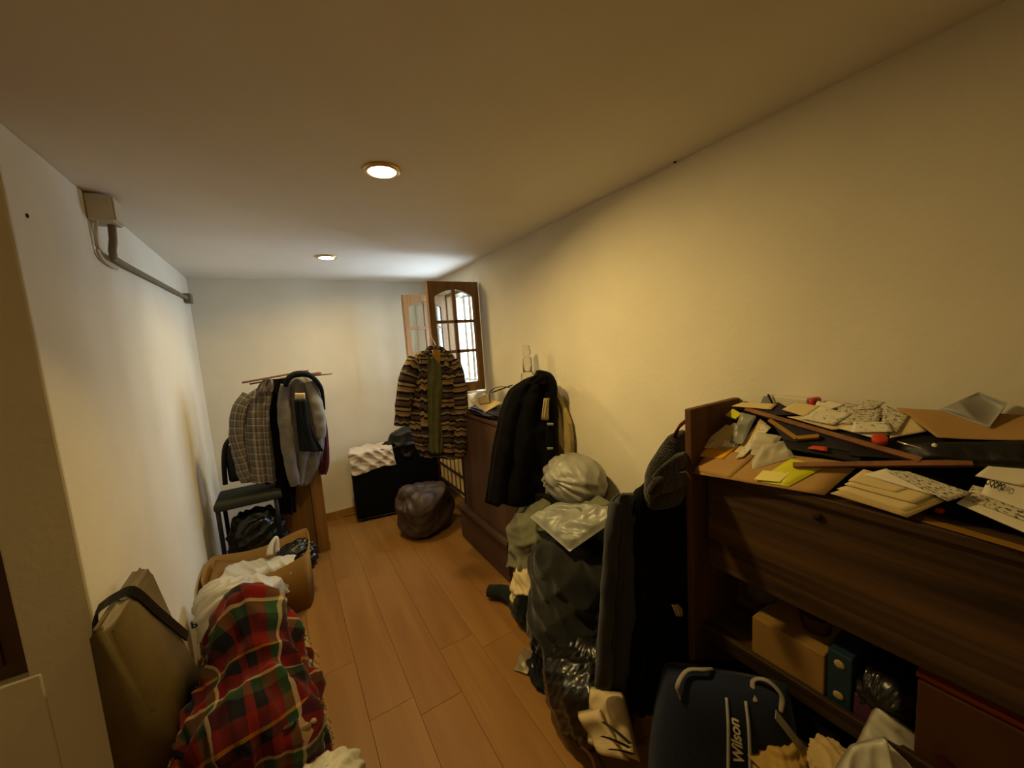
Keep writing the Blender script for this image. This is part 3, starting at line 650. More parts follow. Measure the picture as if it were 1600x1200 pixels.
def garment(name, label, cat, rows, Y, depth, m, sleeves=(), seed=0, fold=.012, kf=7, base=None, group=None, n=34):
    s = secs(rows, Y, depth); g = loft(s, n, 56, seed, fold, kf); c = g[0].mean(0)
    t = thing(name, label, cat, (c[0], c[1], g[0][:, 2].min()), group); part('body', g, m, t, solid=.004, sub=0)
    for i, (pts, r, sm) in enumerate(sleeves):
        part('sleeve', tube([at(p[0], p[1], 'y', Y + (p[2] if len(p) > 2 else 0)) for p in pts], r, 30, 16, seed + 20 + i, .006, 55, flat=.75, up=(0, 1, 0)), sm or m, t)
    return t
def patch(name, t, rows, Y, m, bulge=.012, th=.003, seed=0, label=None, n=18):
    """a panel lying on the front of a garment: rows = (photo row, left, right)"""
    a = smooth_pts([at(l, py, 'y', Y) for py, l, r in rows], n); b = smooth_pts([at(r, py, 'y', Y) for py, l, r in rows], n); V = []; uv = []
    for j in range(n):
        for i in range(15):
            u = i / 14; p = a[j] * (1 - u) + b[j] * u; V.append(p + np.array([0, -bulge * (math.sin(math.pi * u) + .45 * math.sin(2 * math.pi * 2.6 * u + j * .25)), 0])); uv.append((u * .1, j * .03))
    V = np.array(V); V[:, 1] += .9 * bulge * wav(V * np.array([1, 1, .35]), seed, 90)
    return part(name, (V, grid_faces(n, 15), np.array(uv)), m, t, solid=th, label=label)

# shirts on the board stand
sh = garment('checked_shirt', 'grey and brown checked shirt hung on the board stand', 'shirt', [(603, 408, 424), (612, 392, 428), (625, 380, 426), (650, 374, 424), (690, 376, 426), (730, 380, 430), (752, 380, 432)], 3.20, [.03, .05, .06, .06, .06, .06, .06], 'shirt_check',
             [([(390, 618), (376, 640, -.02), (370, 680, -.03), (378, 725, -.03), (386, 752, -.03)], [.05, .052, .048, .042, .038], None)], 31, .012)
patch('collar', sh, [(592, 412, 425), (602, 404, 428), (612, 400, 426)], 3.15, 'shirt_check')
bj = garment('black_jacket', 'black jacket hung between checked shirt and grey jacket', 'jacket', [(595, 424, 446), (606, 414, 450), (630, 412, 452), (670, 418, 456), (720, 428, 458), (762, 432, 462), (800, 436, 462)], 3.23, [.03, .05, .06, .06, .06, .06, .05], 'black_cloth', [], 32, .012)
patch('collar', bj, [(592, 424, 448), (604, 420, 446), (614, 424, 444)], 3.17, 'black_cloth')
gj = garment('grey_jacket', 'grey jacket with navy lining hung on the board stand', 'jacket', [(587, 452, 480), (594, 444, 494), (610, 442, 502), (650, 440, 505), (690, 446, 506), (720, 452, 500), (757, 458, 482)], 3.20, [.03, .05, .06, .06, .06, .05, .04], 'grey_fleece',
             [([(446, 600, -.05), (443, 640, -.06), (448, 690, -.07), (455, 730, -.07), (462, 758, -.06)], [.035, .042, .042, .04, .035], None), ([(484, 596, -.05), (494, 630, -.06), (500, 660, -.06), (501, 684, -.06)], [.035, .045, .045, .035], 'grey_lining')], 33, .010)
patch('lining', gj, [(625, 460, 478), (650, 462, 482), (680, 465, 492), (705, 468, 506)], 3.10, 'navy_dull', label='dark navy lining')
patch('label_patch', gj, [(614, 461, 476), (624, 461, 477)], 3.098, 'cream_cloth', .002, n=4, label='small cream neck label')
part('hood', tube([at(446, 604, 'y', 3.12), at(450, 592, 'y', 3.11), at(462, 585, 'y', 3.12), at(480, 585, 'y', 3.12), at(494, 595, 'y', 3.12), at(503, 612, 'y', 3.14), at(507, 640, 'y', 3.16)], [.012, .02, .022, .022, .018, .014, .01], 30, 10, 9, .004), 'navy_dull', gj)
mj = garment('maroon_jumper', 'maroon jumper hanging behind the grey jacket', 'jumper', [(640, 494, 506), (660, 494, 510), (690, 495, 513), (722, 497, 514), (740, 499, 510)], 3.26, .04, 'maroon_cloth', [], 34, .008)

# on the suitcase
scol = [c_box((.445, 3.635, .0), (1.315, 3.845, .675), rotm(0, 0, SR), SP), c_floor(0)]
g = lay(.38, .32, (36, 30), (.64, 3.76, .78), rz=-5, cols=scol, seed=41, steps=110, crease=.010, cf=30)
single('white_cloth', g, 'white_cloth', 'crumpled off-white cloth draped over the suitcase corner', 'cloth', solid=.004)
g = lay(.40, .34, (34, 30), (1.0, 3.72, .90), rz=20, cols=scol + [c_ell((.98, 3.72, .72), (.17, .10, .09))], seed=43, steps=110)
single('black_garment', g, 'black_leather', 'shiny black garment bunched on top of the suitcase', 'clothing', solid=.006)
# brown bin bag
bb = blob((.93, 3.19, .20), (.23, .20, .205), 51, 6, .06, 4.2, 1.3, 3.4, floor=0, knot=(-.6, .3, 1), ka=.09, kn=9)
bb = xf(bb, piv=(.965, 3.19, 0), rz=28)
single('bin_bag', bb, 'brown_plastic', 'full dark brown bin bag on floor before the suitcase', 'bag')

# patterned cardigan on the sash
cg = garment('patterned_cardigan', 'brown and cream patterned cardigan hanging from the window sash', 'cardigan', [(548, 660, 700), (556, 648, 708), (575, 640, 716), (610, 638, 718), (650, 640, 720), (690, 648, 722), (714, 660, 721)], 2.72, [.035, .06, .08, .085, .085, .085, .085], 'nordic_knit',
             [([(650, 562, -.02), (638, 590, -.04), (632, 630, -.05), (628, 665, -.05)], [.06, .068, .062, .055], None), ([(708, 562, -.02), (716, 595, -.04), (720, 640, -.05), (719, 690, -.05), (716, 712, -.05)], [.05, .06, .062, .058, .05], None)], 61, .014, 6)
patch('lining', cg, [(558, 668, 678), (576, 664, 690), (605, 662, 692), (645, 666, 688), (688, 666, 692), (708, 672, 689)], 2.615, 'green_lining', .02, seed=3, label='olive green lining between the open fronts')
patch('placket', cg, [(556, 656, 668), (590, 654, 668), (640, 656, 668), (692, 660, 670)], 2.60, 'nordic_knit', .012)
part('collar', tube([at(670, 572, 'y', 2.62), at(666, 556, 'y', 2.66), at(672, 544, 'y', 2.70), at(688, 544, 'y', 2.70), at(698, 556, 'y', 2.66), at(696, 578, 'y', 2.62)], .018, 30, 10, 8, .004), 'nordic_knit', cg)
hg = thing('coat_hanger', 'wooden hanger holding the patterned cardigan on the sash', 'hanger', tuple(at(681, 560, 'y', 2.70)))
part('arm', tube([at(655, 560, 'y', 2.71), at(681, 549, 'y', 2.71), at(706, 560, 'y', 2.71)], .011, 14, 8), 'tan_edge', hg)
part('hook', tube([at(681, 549, 'y', 2.71), at(680, 538, 'y', 2.73), at(676, 530, 'y', 2.78), at(674, 524, 'y', 2.83), at(676, 520, 'y', 2.85)], .003, 20, 6), 'chrome', hg)
part('neck_board', sheet([at(675, 548, 'y', 2.66), at(688, 548, 'y', 2.66), at(687, 570, 'y', 2.645), at(678, 572, 'y', 2.645)], .006, 5, .002), 'tan_edge', hg)

# ------------------------------------------------------------------ around the dresser
pp = [(.0, 'paper_cream', [(733, 627, 1.27), (757, 621, 1.34), (785, 628, 1.30), (757, 645, 1.165)], 'cream paper sheet hanging over the dresser edge', 1.082), (.0, 'paper_aged', [(746, 622, 1.30), (760, 617, 1.33), (765, 628, 1.26), (750, 632, 1.24)], 'folded tan slip lying on the dresser papers', 1.098),
      (0, 'paper_white', [(730, 616, 1.34), (755, 612, 1.38), (768, 622, 1.35), (738, 630, 1.29)], 'white sheet beneath the window sill on the dresser', 1.08)]
for i, (_, m, c, lb, z) in enumerate(pp): single('paper_sheet', sheet([at(p[0], p[1], 'x', p[2]) for p in c], .002, 8, .004, i + 3), m, lb, 'paper', 'papers on the dresser')
single('purple_garment', blob((1.275, 2.40, 1.10), (.12, .30, .032), 71, 5, .12, 7, 1.0, 3, floor=1.079), 'dark_folder', 'dark purple garment under the papers on the dresser', 'clothing')
single('headphone_band', tube([at(766, 628, 'x', 1.24), at(765, 615, 'x', 1.25), at(772, 607, 'x', 1.27), at(785, 604, 'x', 1.29), at(797, 606, 'x', 1.3)], [.006, .008, .008, .008, .006], 30, 8, flat=.4), 'grey_device', 'thin looped grey headband on the dresser by papers', 'headband')
single('black_strap', tube([at(770, 613, 'x', 1.27), at(783, 608, 'x', 1.29), at(800, 602, 'x', 1.31)], [.012, .014, .012], 14, 8, flat=.35), 'black_leather', 'short black strap lying behind the headband', 'strap')
single('small_carton', box((1.27, 1.97, 1.079), (1.43, 2.13, 1.27), .003), 'cardboard', 'cardboard carton under the glass bottle behind black coat', 'box', smooth=False)
B0 = (1.345, 2.035, 1.271)
bt = thing('glass_bottle', 'clear glass bottle with stopper near the yellow wall', 'bottle', B0)
part('bottle_body', lathe([(.04, .0), (.047, .003), (.047, .10), (.043, .112), (.031, .118), (.030, .20), (.027, .215), (.016, .22)], B0, 28), 'bottle_glass', bt)
part('stopper', lathe([(.015, .218), (.018, .225), (.026, .235), (.026, .262), (.020, .275), (.022, .285), (.017, .295), (.004, .298)], B0, 20), 'bottle_glass', bt)
# black coat beside the dresser
cp = garment('black_coat', 'black coat hung over the near end of the dresser', 'coat', [(588, 832, 862), (596, 815, 866), (612, 797, 868), (640, 785, 860), (680, 776, 856), (730, 768, 852), (786, 760, 846)], 1.83, [.03, .045, .055, .06, .06, .06, .06], 'black_cloth',
             [([(838, 592, -.03), (856, 596, -.05), (862, 640, -.05), (861, 690, -.05), (856, 730, -.04)], [.045, .05, .042, .04, .035], None)], 81, .014, 7)
patch('collar', cp, [(586, 836, 858), (592, 826, 862), (600, 822, 860)], 1.765, 'black_cloth')
for py in (661, 699): patch('buckle', cp, [(py, 855, 864), (py + 3.5, 855, 864)], 1.742, 'light_thread', .001, n=3, label='small pale metal buckle')
patch('lining', cp, [(622, 850, 858), (640, 847, 857), (656, 845, 857)], 1.748, 'beige_board', .004, n=6, label='pale lining showing at the sleeve opening')
ib = [at(p[0], p[1], 'x', 1.40) for p in [(864, 612), (872, 622), (880, 640), (888, 662), (891, 690), (892, 760), (862, 790), (858, 700)]]
nb = len(ib); vv = np.array(ib + [p + np.array([.03, 0, 0]) for p in ib])
br = thing('ironing_board', 'beige folded ironing board leaning on the yellow wall', 'board', (1.415, 1.8, .6))
part('board_top', (vv, [list(range(nb)), [nb + i for i in range(nb)][::-1]] + [[i, nb + i, nb + (i + 1) % nb, (i + 1) % nb] for i in range(nb)]), 'beige_board', br, smooth=False)
part('edge_trim', tube([at(869, 628, 'x', 1.397), at(871, 680, 'x', 1.397), at(872, 715, 'x', 1.397)], .004, 12, 6), 'tan_edge', br, label='thin ochre edging')
part('leg', join(tube([(1.415, 1.83, .0), (1.415, 1.80, .7)], .012, 6, 8), tube([(1.415, 1.62, .0), (1.415, 1.72, .7)], .012, 6, 8)), 'chrome', br)

# ------------------------------------------------------------------ the heap between dresser and cabinet
bn = thing('wooden_bench', 'dark wooden bench buried under heaped clothes by right wall', 'bench', (1.27, 1.42, 0))
part('seat', box((1.13, 1.12, .47), (1.395, 1.88, .50), .004), 'red_wood', bn, smooth=False)
part('end_board', box((1.13, 1.10, 0), (1.395, 1.125, .74), .004), 'red_wood', bn, smooth=False, label='brown end board rising above the seat')
part('end_board', box((1.13, 1.86, 0), (1.395, 1.885, .47), .004), 'red_wood', bn, smooth=False)
part('front_rail', box((1.135, 1.125, .36), (1.155, 1.86, .47), .003), 'red_wood', bn, smooth=False)
HB = [c_box((1.13, 1.10, 0), (1.44, 1.885, .50)), c_floor(0), c_box((1.448, .0, 0), (1.7, 3, 2))]
single('stuffed_sack', blob((1.28, 1.5, .565), (.16, .30, .075), 90, 5, .06, 6, .6, 3), 'black_cloth', 'flat black stuffed sack under the wrapped garment', 'sack')
HB2 = HB + [c_ell((1.28, 1.5, .56), (.17, .32, .09))]
g = lay(.40, .42, (34, 38), (1.09, 1.68, .70), rz=18, ry=-10, pinx=-1, cols=HB2 + [c_ell((1.07, 1.70, .52), (.10, .15, .12)), c_ell((1.05, 1.70, .3), (.1, .14, .3))], seed=92, steps=120)
single('sage_garment', g, 'sage_cloth', 'grey-green garment tumbling off the heap by the low chest', 'clothing', solid=.006)
g = lay(.26, .30, (28, 30), (1.03, 1.64, .42), rz=30, pinx=-1, cols=HB + [c_ell((1.02, 1.62, .24), (.10, .13, .18))], seed=94, steps=110)
single('cream_garment', g, 'cream_cloth', 'cream crumpled garment low on the heap beside the low chest', 'clothing', solid=.005)
g = lay(.56, .56, (40, 42), (1.05, 1.40, .625), rz=-8, ry=-6, pinx=-1, cols=HB2 + [c_ell((1.06, 1.40, .44), (.13, .22, .16)), c_ell((1.02, 1.36, .2), (.16, .2, .24))], seed=96, steps=130)
single('charcoal_garment', g, 'charcoal_cloth', 'charcoal garment covering the front of the clothes heap', 'clothing', solid=.006)
g = lay(.40, .46, (34, 36), (1.0, 1.34, .50), rz=35, cols=HB + [c_ell((1.03, 1.36, .17), (.15, .17, .17))], seed=98, steps=120)
single('navy_garment', g, 'navy_dull', 'dark navy garment at foot of the clothes heap', 'clothing', solid=.006)
gs = thing('green_sweater', 'dark green sweater with one sleeve flung over the floor', 'sweater', (1.05, 1.8, 0))
part('sleeve', tube([(1.10, 1.80, .07), (1.06, 1.88, .055), (1.02, 1.97, .05), (.955, 2.05, .042)], [.07, .06, .052, .045], 26, 14, 4, .006, 50, flat=.7), 'dark_green_knit', gs)
part('body', blob((1.07, 1.66, .06), (.11, .24, .075), 101, 5, .1, 7, .7, floor=0), 'dark_green_knit', gs)
g = lay(.28, .28, (26, 26), (1.0, 1.46, .24), rz=40, cols=[c_floor(0), c_ell((1.08, 1.42, .05), (.10, .10, .12))], seed=103, steps=90)
single('plastic_film', g, 'thin_film', 'thin see-through plastic wrap on the floor before the heap', 'plastic wrap', solid=.001)
pb = blob((1.265, 1.53, .845), (.155, .185, .125), 105, 6, .05, 6, .7, 2.2, knot=(-.75, .05, .25), ka=.06, kn=12)
o = single('plastic_bag', pb, 'grey_plastic', 'round knotted grey plastic bag on top of the heap', 'bag')
wg = thing('wrapped_garment', 'folded garment in clear plastic lying on the heap', 'garment', (1.2, 1.35, .6))
qa = [at(828, 808, 'z', .69), at(890, 862, 'z', .64), at(985, 796, 'z', .80), at(905, 774, 'z', .76)]
def pillow(c4, th, n=17, seed=0, cr=.006):
    A, B, C, D = [np.asarray(x, float) for x in c4]; top, bot, uv = [], [], []; nv = _n(np.cross(B - A, D - A)); nv = nv if nv[2] > 0 else -nv
    for j in range(n):
        for i in range(n):
            u, v = i / (n - 1), j / (n - 1); p = (1 - u) * (1 - v) * A + u * (1 - v) * B + u * v * C + (1 - u) * v * D; h = (max(0, 1 - (2 * u - 1) ** 6) * max(0, 1 - (2 * v - 1) ** 6)) ** .5
            w_ = cr * float((wav(p[None] + .04 * math.sin(p[0] * 31 + p[1] * 23), seed, 26, 2, True) + .5 * wav(p[None], seed + 1, 60, 2, True))[0]) * h; top.append(p + nv * (th * h + w_)); bot.append(p - nv * (th * h * .6)); uv.append((u, v))
    k = n * n; f = grid_faces(n, n); return np.array(top + bot), f + [[i + k for i in q][::-1] for q in f] + [x for j in range(n - 1) for x in ([j, j + 1, k + j + 1, k + j][::-1], [(n - 1) * n + j, (n - 1) * n + j + 1, k + (n - 1) * n + j + 1, k + (n - 1) * n + j], [j * n, (j + 1) * n, k + (j + 1) * n, k + j * n], [j * n + n - 1, (j + 1) * n + n - 1, k + (j + 1) * n + n - 1, k + j * n + n - 1][::-1])], np.array(uv + uv)
part('packet', pillow(qa, .045, 33, 3, .012), 'clear_plastic', wg)
part('folded_print', sheet([q + np.array([0, 0, .045]) for q in (qa[0] * .35 + qa[1] * .1 + qa[2] * .2 + qa[3] * .35, qa[0] * .15 + qa[1] * .35 + qa[2] * .3 + qa[3] * .2, qa[2] * .7 + qa[1] * .15 + qa[3] * .15, qa[3] * .55 + qa[2] * .4 + qa[0] * .05)], .001, 6, .002), 'sage_cloth', wg, label='faint printed square under the plastic')
single('black_umbrella', tube([at(818, 779, 'x', 1.16), at(850, 776, 'x', 1.2), at(880, 783, 'x', 1.22)], [.012, .02, .014], 14, 10, 3, .002), 'black_leather', 'slim folded black umbrella below the knotted grey bag', 'umbrella')

# long coats on the cabinet end
lc = garment('long_black_coat', 'long black coat hanging on the cabinet end board', 'coat', [(752, 1010, 1085), (775, 992, 1100), (810, 985, 1105), (880, 982, 1108), (950, 982, 1108), (1040, 980, 1106), (1110, 985, 1100)], .90, [.02, .035, .045, .05, .05, .05, .05], 'black_cloth', [], 111, .016, 6)
patch('zip_tag', lc, [(944, 1049, 1057), (952, 1052, 1066), (962, 1056, 1066)], .845, 'paper_cream', .003, n=5, label='small pale zip tag')
sc_ = garment('slate_coat', 'slate grey coat hanging left of the long black coat', 'coat', [(772, 968, 996), (790, 955, 996), (830, 952, 992), (900, 948, 990), (980, 942, 986), (1076, 934, 976)], .93, [.02, .035, .04, .04, .04, .035], 'slate_cloth', [([(962, 785, -.03), (956, 840, -.05), (950, 930, -.05), (944, 1010, -.05), (940, 1068, -.05)], [.02, .03, .03, .03, .028], None)], 113, .012, 6)
single('coat_loop', tube([at(990, 782, 'y', .92), at(1000, 776, 'y', .92), at(1012, 772, 'y', .92)], .004, 10, 6), 'black_leather', 'thin black hanging loop joining the two long coats', 'loop')
fh = thing('fur_hat', 'dark grey fur hat and scarf heaped on the cabinet end board', 'hat', (1.15, .87, 1.0))
part('hat_body', tube([at(1072, 686, 'y', .86), at(1056, 705, 'y', .86), at(1045, 735, 'y', .86), at(1040, 765, 'y', .86), at(1040, 786, 'y', .86)], [.045, .075, .10, .105, .08], 40, 28, 5, .010, 45, flat=.5, up=(0, 1, 0)), 'fur', fh)
part('ear_flap', tube([at(1075, 745, 'y', .80), at(1055, 752, 'y', .79), at(1030, 760, 'y', .79), at(1016, 775, 'y', .80)], [.02, .035, .035, .02], 24, 16, 6, .006, 50, flat=.5, up=(0, 1, 0)), 'fur', fh)
part('ear_flap', tube([at(1080, 715, 'y', .80), at(1060, 722, 'y', .79), at(1040, 735, 'y', .79), at(1024, 750, 'y', .80)], [.02, .03, .03, .02], 24, 16, 7, .006, 50, flat=.5, up=(0, 1, 0)), 'fur', fh)
single('red_strap', tube([at(1076, 655, 'y', .815), at(1062, 666, 'y', .83), at(1054, 684, 'y', .85), at(1056, 698, 'y', .86)], .010, 20, 8, flat=.5), 'maroon_cloth', 'dark red strap looped on the cabinet end board', 'strap')

# ------------------------------------------------------------------ things at the near right floor
o = single('bin_bag', blob((.93, 1.10, .15), (.17, .19, .16), 121, 6, .06, 6, .8, 2.6, floor=0, knot=(.3, .2, 1), ka=.06, kn=11), 'black_plastic', 'glossy black bin bag on floor below the slate coat', 'bag')
tb = thing('tote_bag', 'beige canvas tote with dark print slumped beside black bin bag', 'bag', (.84, .86, .1))
tc4 = [at(922, 1072, 'z', .34), at(975, 1080, 'z', .36), at(1000, 1190, 'z', .24), at(918, 1160, 'z', .20)]
part('bag_body', pillow(tc4, .045, 21, 7, .014), 'canvas', tb)
tc5 = [at(902, 1112, 'z', .28), at(938, 1104, 'z', .33), at(985, 1190, 'z', .25), at(938, 1178, 'z', .22)]
part('folded_side', pillow(tc5, .03, 15, 9, .010), 'canvas', tb)
for k, (a, b) in enumerate([((942, 1128), (985, 1162)), ((940, 1150), (984, 1168)), ((952, 1170), (990, 1178))]):
    A, B = at(*a, 'z', .335), at(*b, 'z', .325); part('print_stroke', strip([A, (A + B) / 2 + np.array([0, 0, .004]), B], .012, (.5, -.4, .2), .002, 8), 'ink', tb, smooth=False)
single('loose_cable', tube([at(908, 1168, 'z', .10), at(914, 1172, 'z', .12), at(925, 1185, 'z', .12), at(930, 1200, 'z', .12), at(940, 1215, 'z', .11)], .006, 24, 8), 'rust_box', 'thin reddish cord end lying at the tote bag', 'cord')
# sports bag
U_ = _n([.67, -.74, 0]); N_ = _n([-.74, -.67, .0]); UP = _n(np.array([.74, .67, 0]) * math.sin(.22) + np.array([0, 0, 1]) * math.cos(.22)); W_ = np.cross(U_, UP); W_ = W_ if W_ @ N_ > 0 else -W_
bag0 = np.array([.985, .565, .12]); BW, BH, BD = .44, .42, .16
def bag_pt(u, v, k=1.):
    u, v = np.asarray(u, float), np.asarray(v, float); e = (1 - np.clip(np.abs(2 * u / BW), 0, 1) ** 4) * (1 - np.clip(np.abs(2 * v / BH - 1), 0, 1) ** 4)
    wv = BD * .5 * np.clip(e, 0, 1) ** .45 * k; u2 = u * (1 - np.where(u < 0, .30, .16) * np.clip(v / BH, 0, 1) ** 2)
    p = bag0 + np.outer(u2, U_) + np.outer(v, UP) + np.outer(wv, W_); return p + np.outer(.006 * wav(p, 5, 22), W_)
nb_ = 33; uu, vv_ = np.meshgrid(np.linspace(-BW / 2, BW / 2, nb_), np.linspace(0, BH, nb_)); F1 = bag_pt(uu.ravel(), vv_.ravel()); F2 = bag_pt(uu.ravel(), vv_.ravel(), -1.)
sb = thing('sports_bag', 'navy sports bag with light piping and white lettering', 'bag', (1.0, .6, .12))
fg = grid_faces(nb_, nb_); part('bag_body', (np.concatenate([F1, F2]), fg + [[i + nb_ * nb_ for i in q][::-1] for q in fg], np.zeros((2 * nb_ * nb_, 2))), 'navy_cloth', sb)
lift = lambda u, v, h: bag_pt(u, v) + W_ * h
for u in (.0, .058): part('piping', tube(lift(np.full(9, u) + np.linspace(-.012, .012, 9), np.linspace(.0, .385, 9), .003), .0045, 30, 8), 'light_thread', sb, label='light piping line')
part('lettering', text_geo('Wilson', .040, lambda a, b: lift(.029 - b - a * .06, .285 + a, .005), .25), 'paper_white', sb, smooth=False, label='white script lettering')
part('handle', tube(list(lift([-.15], [.36], .0)) + [p for p in (lift([-.17], [.40], .03)[0], lift([-.13], [.43], .04)[0], lift([-.06], [.435], .03)[0])] + list(lift([-.02], [.425], .0)), .007, 30, 8, flat=.5), 'grey_trim', sb)
part('handle', tube(list(lift([.10], [.385], .0)) + [lift([.11], [.42], .02)[0], lift([.15], [.435], .03)[0], lift([.185], [.41], .02)[0]] + list(lift([.17], [.37], .0)), .007, 30, 8, flat=.5), 'grey_trim', sb)
part('shoulder_strap', strip([lift([.15], [.37], .01)[0], lift([.20], [.30], .02)[0], lift([.235], [.22], .03)[0], lift([.25], [.12], .05)[0], lift([.25], [.0], .06)[0]], .022, (.6, .2, .5), .003), 'grey_trim', sb, smooth=False)
part('side_strap', strip([lift([-.10], [.16], .004)[0], lift([-.115], [.12], .012)[0], lift([-.14], [.06], .012)[0], lift([-.16], [.0], .012)[0]], .02, (.6, -.5, .2), .003), 'light_thread', sb, smooth=False)
# things in front of the lower shelf
FB = [c_floor(0), c_box((.93, .15, 0), (1.19, .62, .30))]
single('storage_box', box((.99, .10, 0), (1.185, .52, .30), .006), 'dark_brown', 'dark carton on floor under the crumpled ochre cloth', 'box', smooth=False)
single('ochre_cloth', xf(blob((0, 0, 0), (.09, .075, .06), 131, 5, .14, 8, .9), at(1222, 1192, 'z', .36)), 'ochre_cloth', 'crumpled ochre cloth beside the lettered sports bag', 'cloth')
single('black_backpack', blob(at(1275, 1130, 'z', .36), (.10, .13, .11), 133, 5, .08, 7, .7), 'black_cloth', 'black soft bag slumped right of the sports bag', 'bag')
single('paper_scrap', xf(blob((0, 0, 0), (.06, .05, .03), 135, 5, .15, 8, 1.), at(1300, 1190, 'z', .42)), 'paper_aged', 'crumpled tan paper at the very bottom beside white bag', 'paper')
wbc = thing('white_bag', 'white crumpled carrier bag with dark print at lower right', 'bag', (1.15, .3, .4))
wp = [at(1368, 1098, 'z', .60), at(1500, 1195, 'z', .52), at(1440, 1260, 'z', .42), at(1318, 1200, 'z', .45)]
part('bag_body', pillow(wp, .02, 25, 11, .016), 'white_plastic', wbc)
part('bag_fold', pillow([at(1330, 1165, 'z', .53), at(1385, 1150, 'z', .56), at(1400, 1215, 'z', .50), at(1300, 1205, 'z', .47)], .02, 17, 13, .012), 'white_plastic', wbc)
part('print', sheet([p + np.array([-.02, -.005, .03]) for p in (at(1455, 1184, 'z', .55), at(1475, 1188, 'z', .55), at(1500, 1215, 'z', .52), at(1460, 1215, 'z', .52))], .001, 5, .002), 'maroon_cloth', wbc, smooth=False, label='dark printed shape')

# on the cabinet's inner shelf
SX = 1.33
def on_shelf(name, label, cat, pa, pb, h, d, m, bev=.003, z=.5255):
    a, b = at(*pa, 'x', CX + .02), at(*pb, 'x', CX + .02); y0, y1 = min(a[1], b[1]), max(a[1], b[1])
    return single(name, box((CX + .02, y0, z), (CX + .02 + d, y1, z + h), bev), m, label, cat, smooth=False), y0, y1
on_shelf('carton', 'plain tan carton on the cabinet shelf left of blue box', 'box', (1175, 985), (1288, 1040), .13, .17, 'cardboard')
o, y0, y1 = on_shelf('blue_box', 'dark blue box with pale round emblems on cabinet shelf', 'box', (1292, 1060), (1330, 1080), .16, .15, 'steel_blue_box')
for z in (.56, .655): part('emblem', xf(lathe([(.005, 0), (.012, .0), (.012, .0015), (.005, .0015)], (0, 0, 0), 20), (CX + .0195, (y0 + y1) / 2, z), ry=-90), 'beige_board', o)
on_shelf('purple_box', 'small purple box standing right of the blue box', 'box', (1334, 1090), (1372, 1110), .07, .12, 'purple_box')
single('red_pot', lathe([(.03, 0), (.036, .004), (.04, .05), (.034, .052), (.03, .01)], (1.31, at(1275, 1000, 'x', 1.31)[1], .656), 20), 'rust_box', 'small rusty red pot on the tan carton in cabinet', 'pot')
single('black_shoe_bag', blob((1.30, at(1385, 1060, 'x', 1.30)[1], .60), (.09, .07, .073), 141, 5, .1, 7, .7), 'black_plastic', 'black bag between purple box and rust carton', 'bag')
on_shelf('rust_carton', 'large rust brown carton at right end of cabinet shelf', 'box', (1430, 1130), (1640, 1250), .20, .18, 'rust_box')
single('orange_folder', box((CX + .03, -.1, .727), (CX + .16, at(1430, 1060, 'x', CX + .03)[1], .74), .002), 'orange_box', 'thin orange folder lying on the rust carton', 'folder', smooth=False)
single('glass_jar', lathe([(.03, 0), (.045, .006), (.047, .09), (.035, .11), (.03, .125), (.002, .126)], (1.33, at(1190, 940, 'x', 1.33)[1], .656), 24), 'bottle_glass', 'dusty glass jar in the dark corner of cabinet shelf', 'jar')
single('dark_bundle', blob((1.27, .55, .32), (.07, .16, .15), 143, 5, .1, 6, .7), 'black_cloth', 'dark bundle of cloth below the cabinet shelf', 'clothing')

# ------------------------------------------------------------------ papers heaped on the cabinet
def hp(px, py, off=0.):
    """point on the sloping top of the paper heap (rises from the front edge to the wall)"""
    d = ROT @ np.array([px - 800, py - 600, FPX]); s_ = .83; t = (1.145 + off - 1.2 * s_ - EYE[2]) / (d[2] - s_ * d[0]); p = EYE + d * t
    if p[0] > 1.435: p = EYE + d * (1.435 / d[0])
    return p
def h4(off, *pts): return [hp(p[0], p[1], off + (p[2] if len(p) > 2 else 0)) for p in pts]
gy, gx = np.meshgrid(np.linspace(-.25, .745, 60), np.linspace(0, 1, 22)); px_ = 1.255 + .185 * gx; pz_ = 1.132 + 1.02 * (px_ - 1.255); hv = np.stack([px_, gy, pz_], -1); hv[..., 2] += .010 * wav(hv, 77, 30, 3, True) * (gx > .1); hv[..., 2] = np.maximum(hv[..., 2], 1.1315)
single('dark_garment', cloth_geo(hv, 1., .3), 'black_cloth', 'dark garment buried beneath the heaped papers', 'clothing', solid=.004)
PG = 'papers heaped on the long cabinet'
def pap(z, pts, m, label, th=.0012, curl=.005, seed=0, name='paper_sheet', cat='paper', n=9, group=PG, ridge=False):
    return single(name, sheet(h4(.012 + (z - 1.16) * .35, *pts) if z >= 1.16 else q4(z, *pts), th, n, curl, seed, 16, ridge), m, label, cat, group)
pap(1.16, [(1083, 740), (1288, 774), (1345, 724), (1115, 696)], 'kraft', 'large brown kraft sheet hanging over the cabinet front edge', .0012, .004, 3)
pap(1.166, [(1085, 735), (1140, 748), (1180, 712), (1110, 700)], 'kraft', 'torn kraft flap curling under the yellow envelope', .0012, .006, 4)
e = pap(1.165, [(1087, 713), (1130, 718), (1154, 697), (1118, 692)], 'yellow_paper', 'bright yellow envelope at the left of the paper heap', .003, .003, 5, 'envelope', 'envelope')
part('window', sheet(h4(.018, (1121, 704), (1134, 706), (1141, 701), (1129, 699)), .0008, 4, .001), 'paper_aged', e, smooth=False)
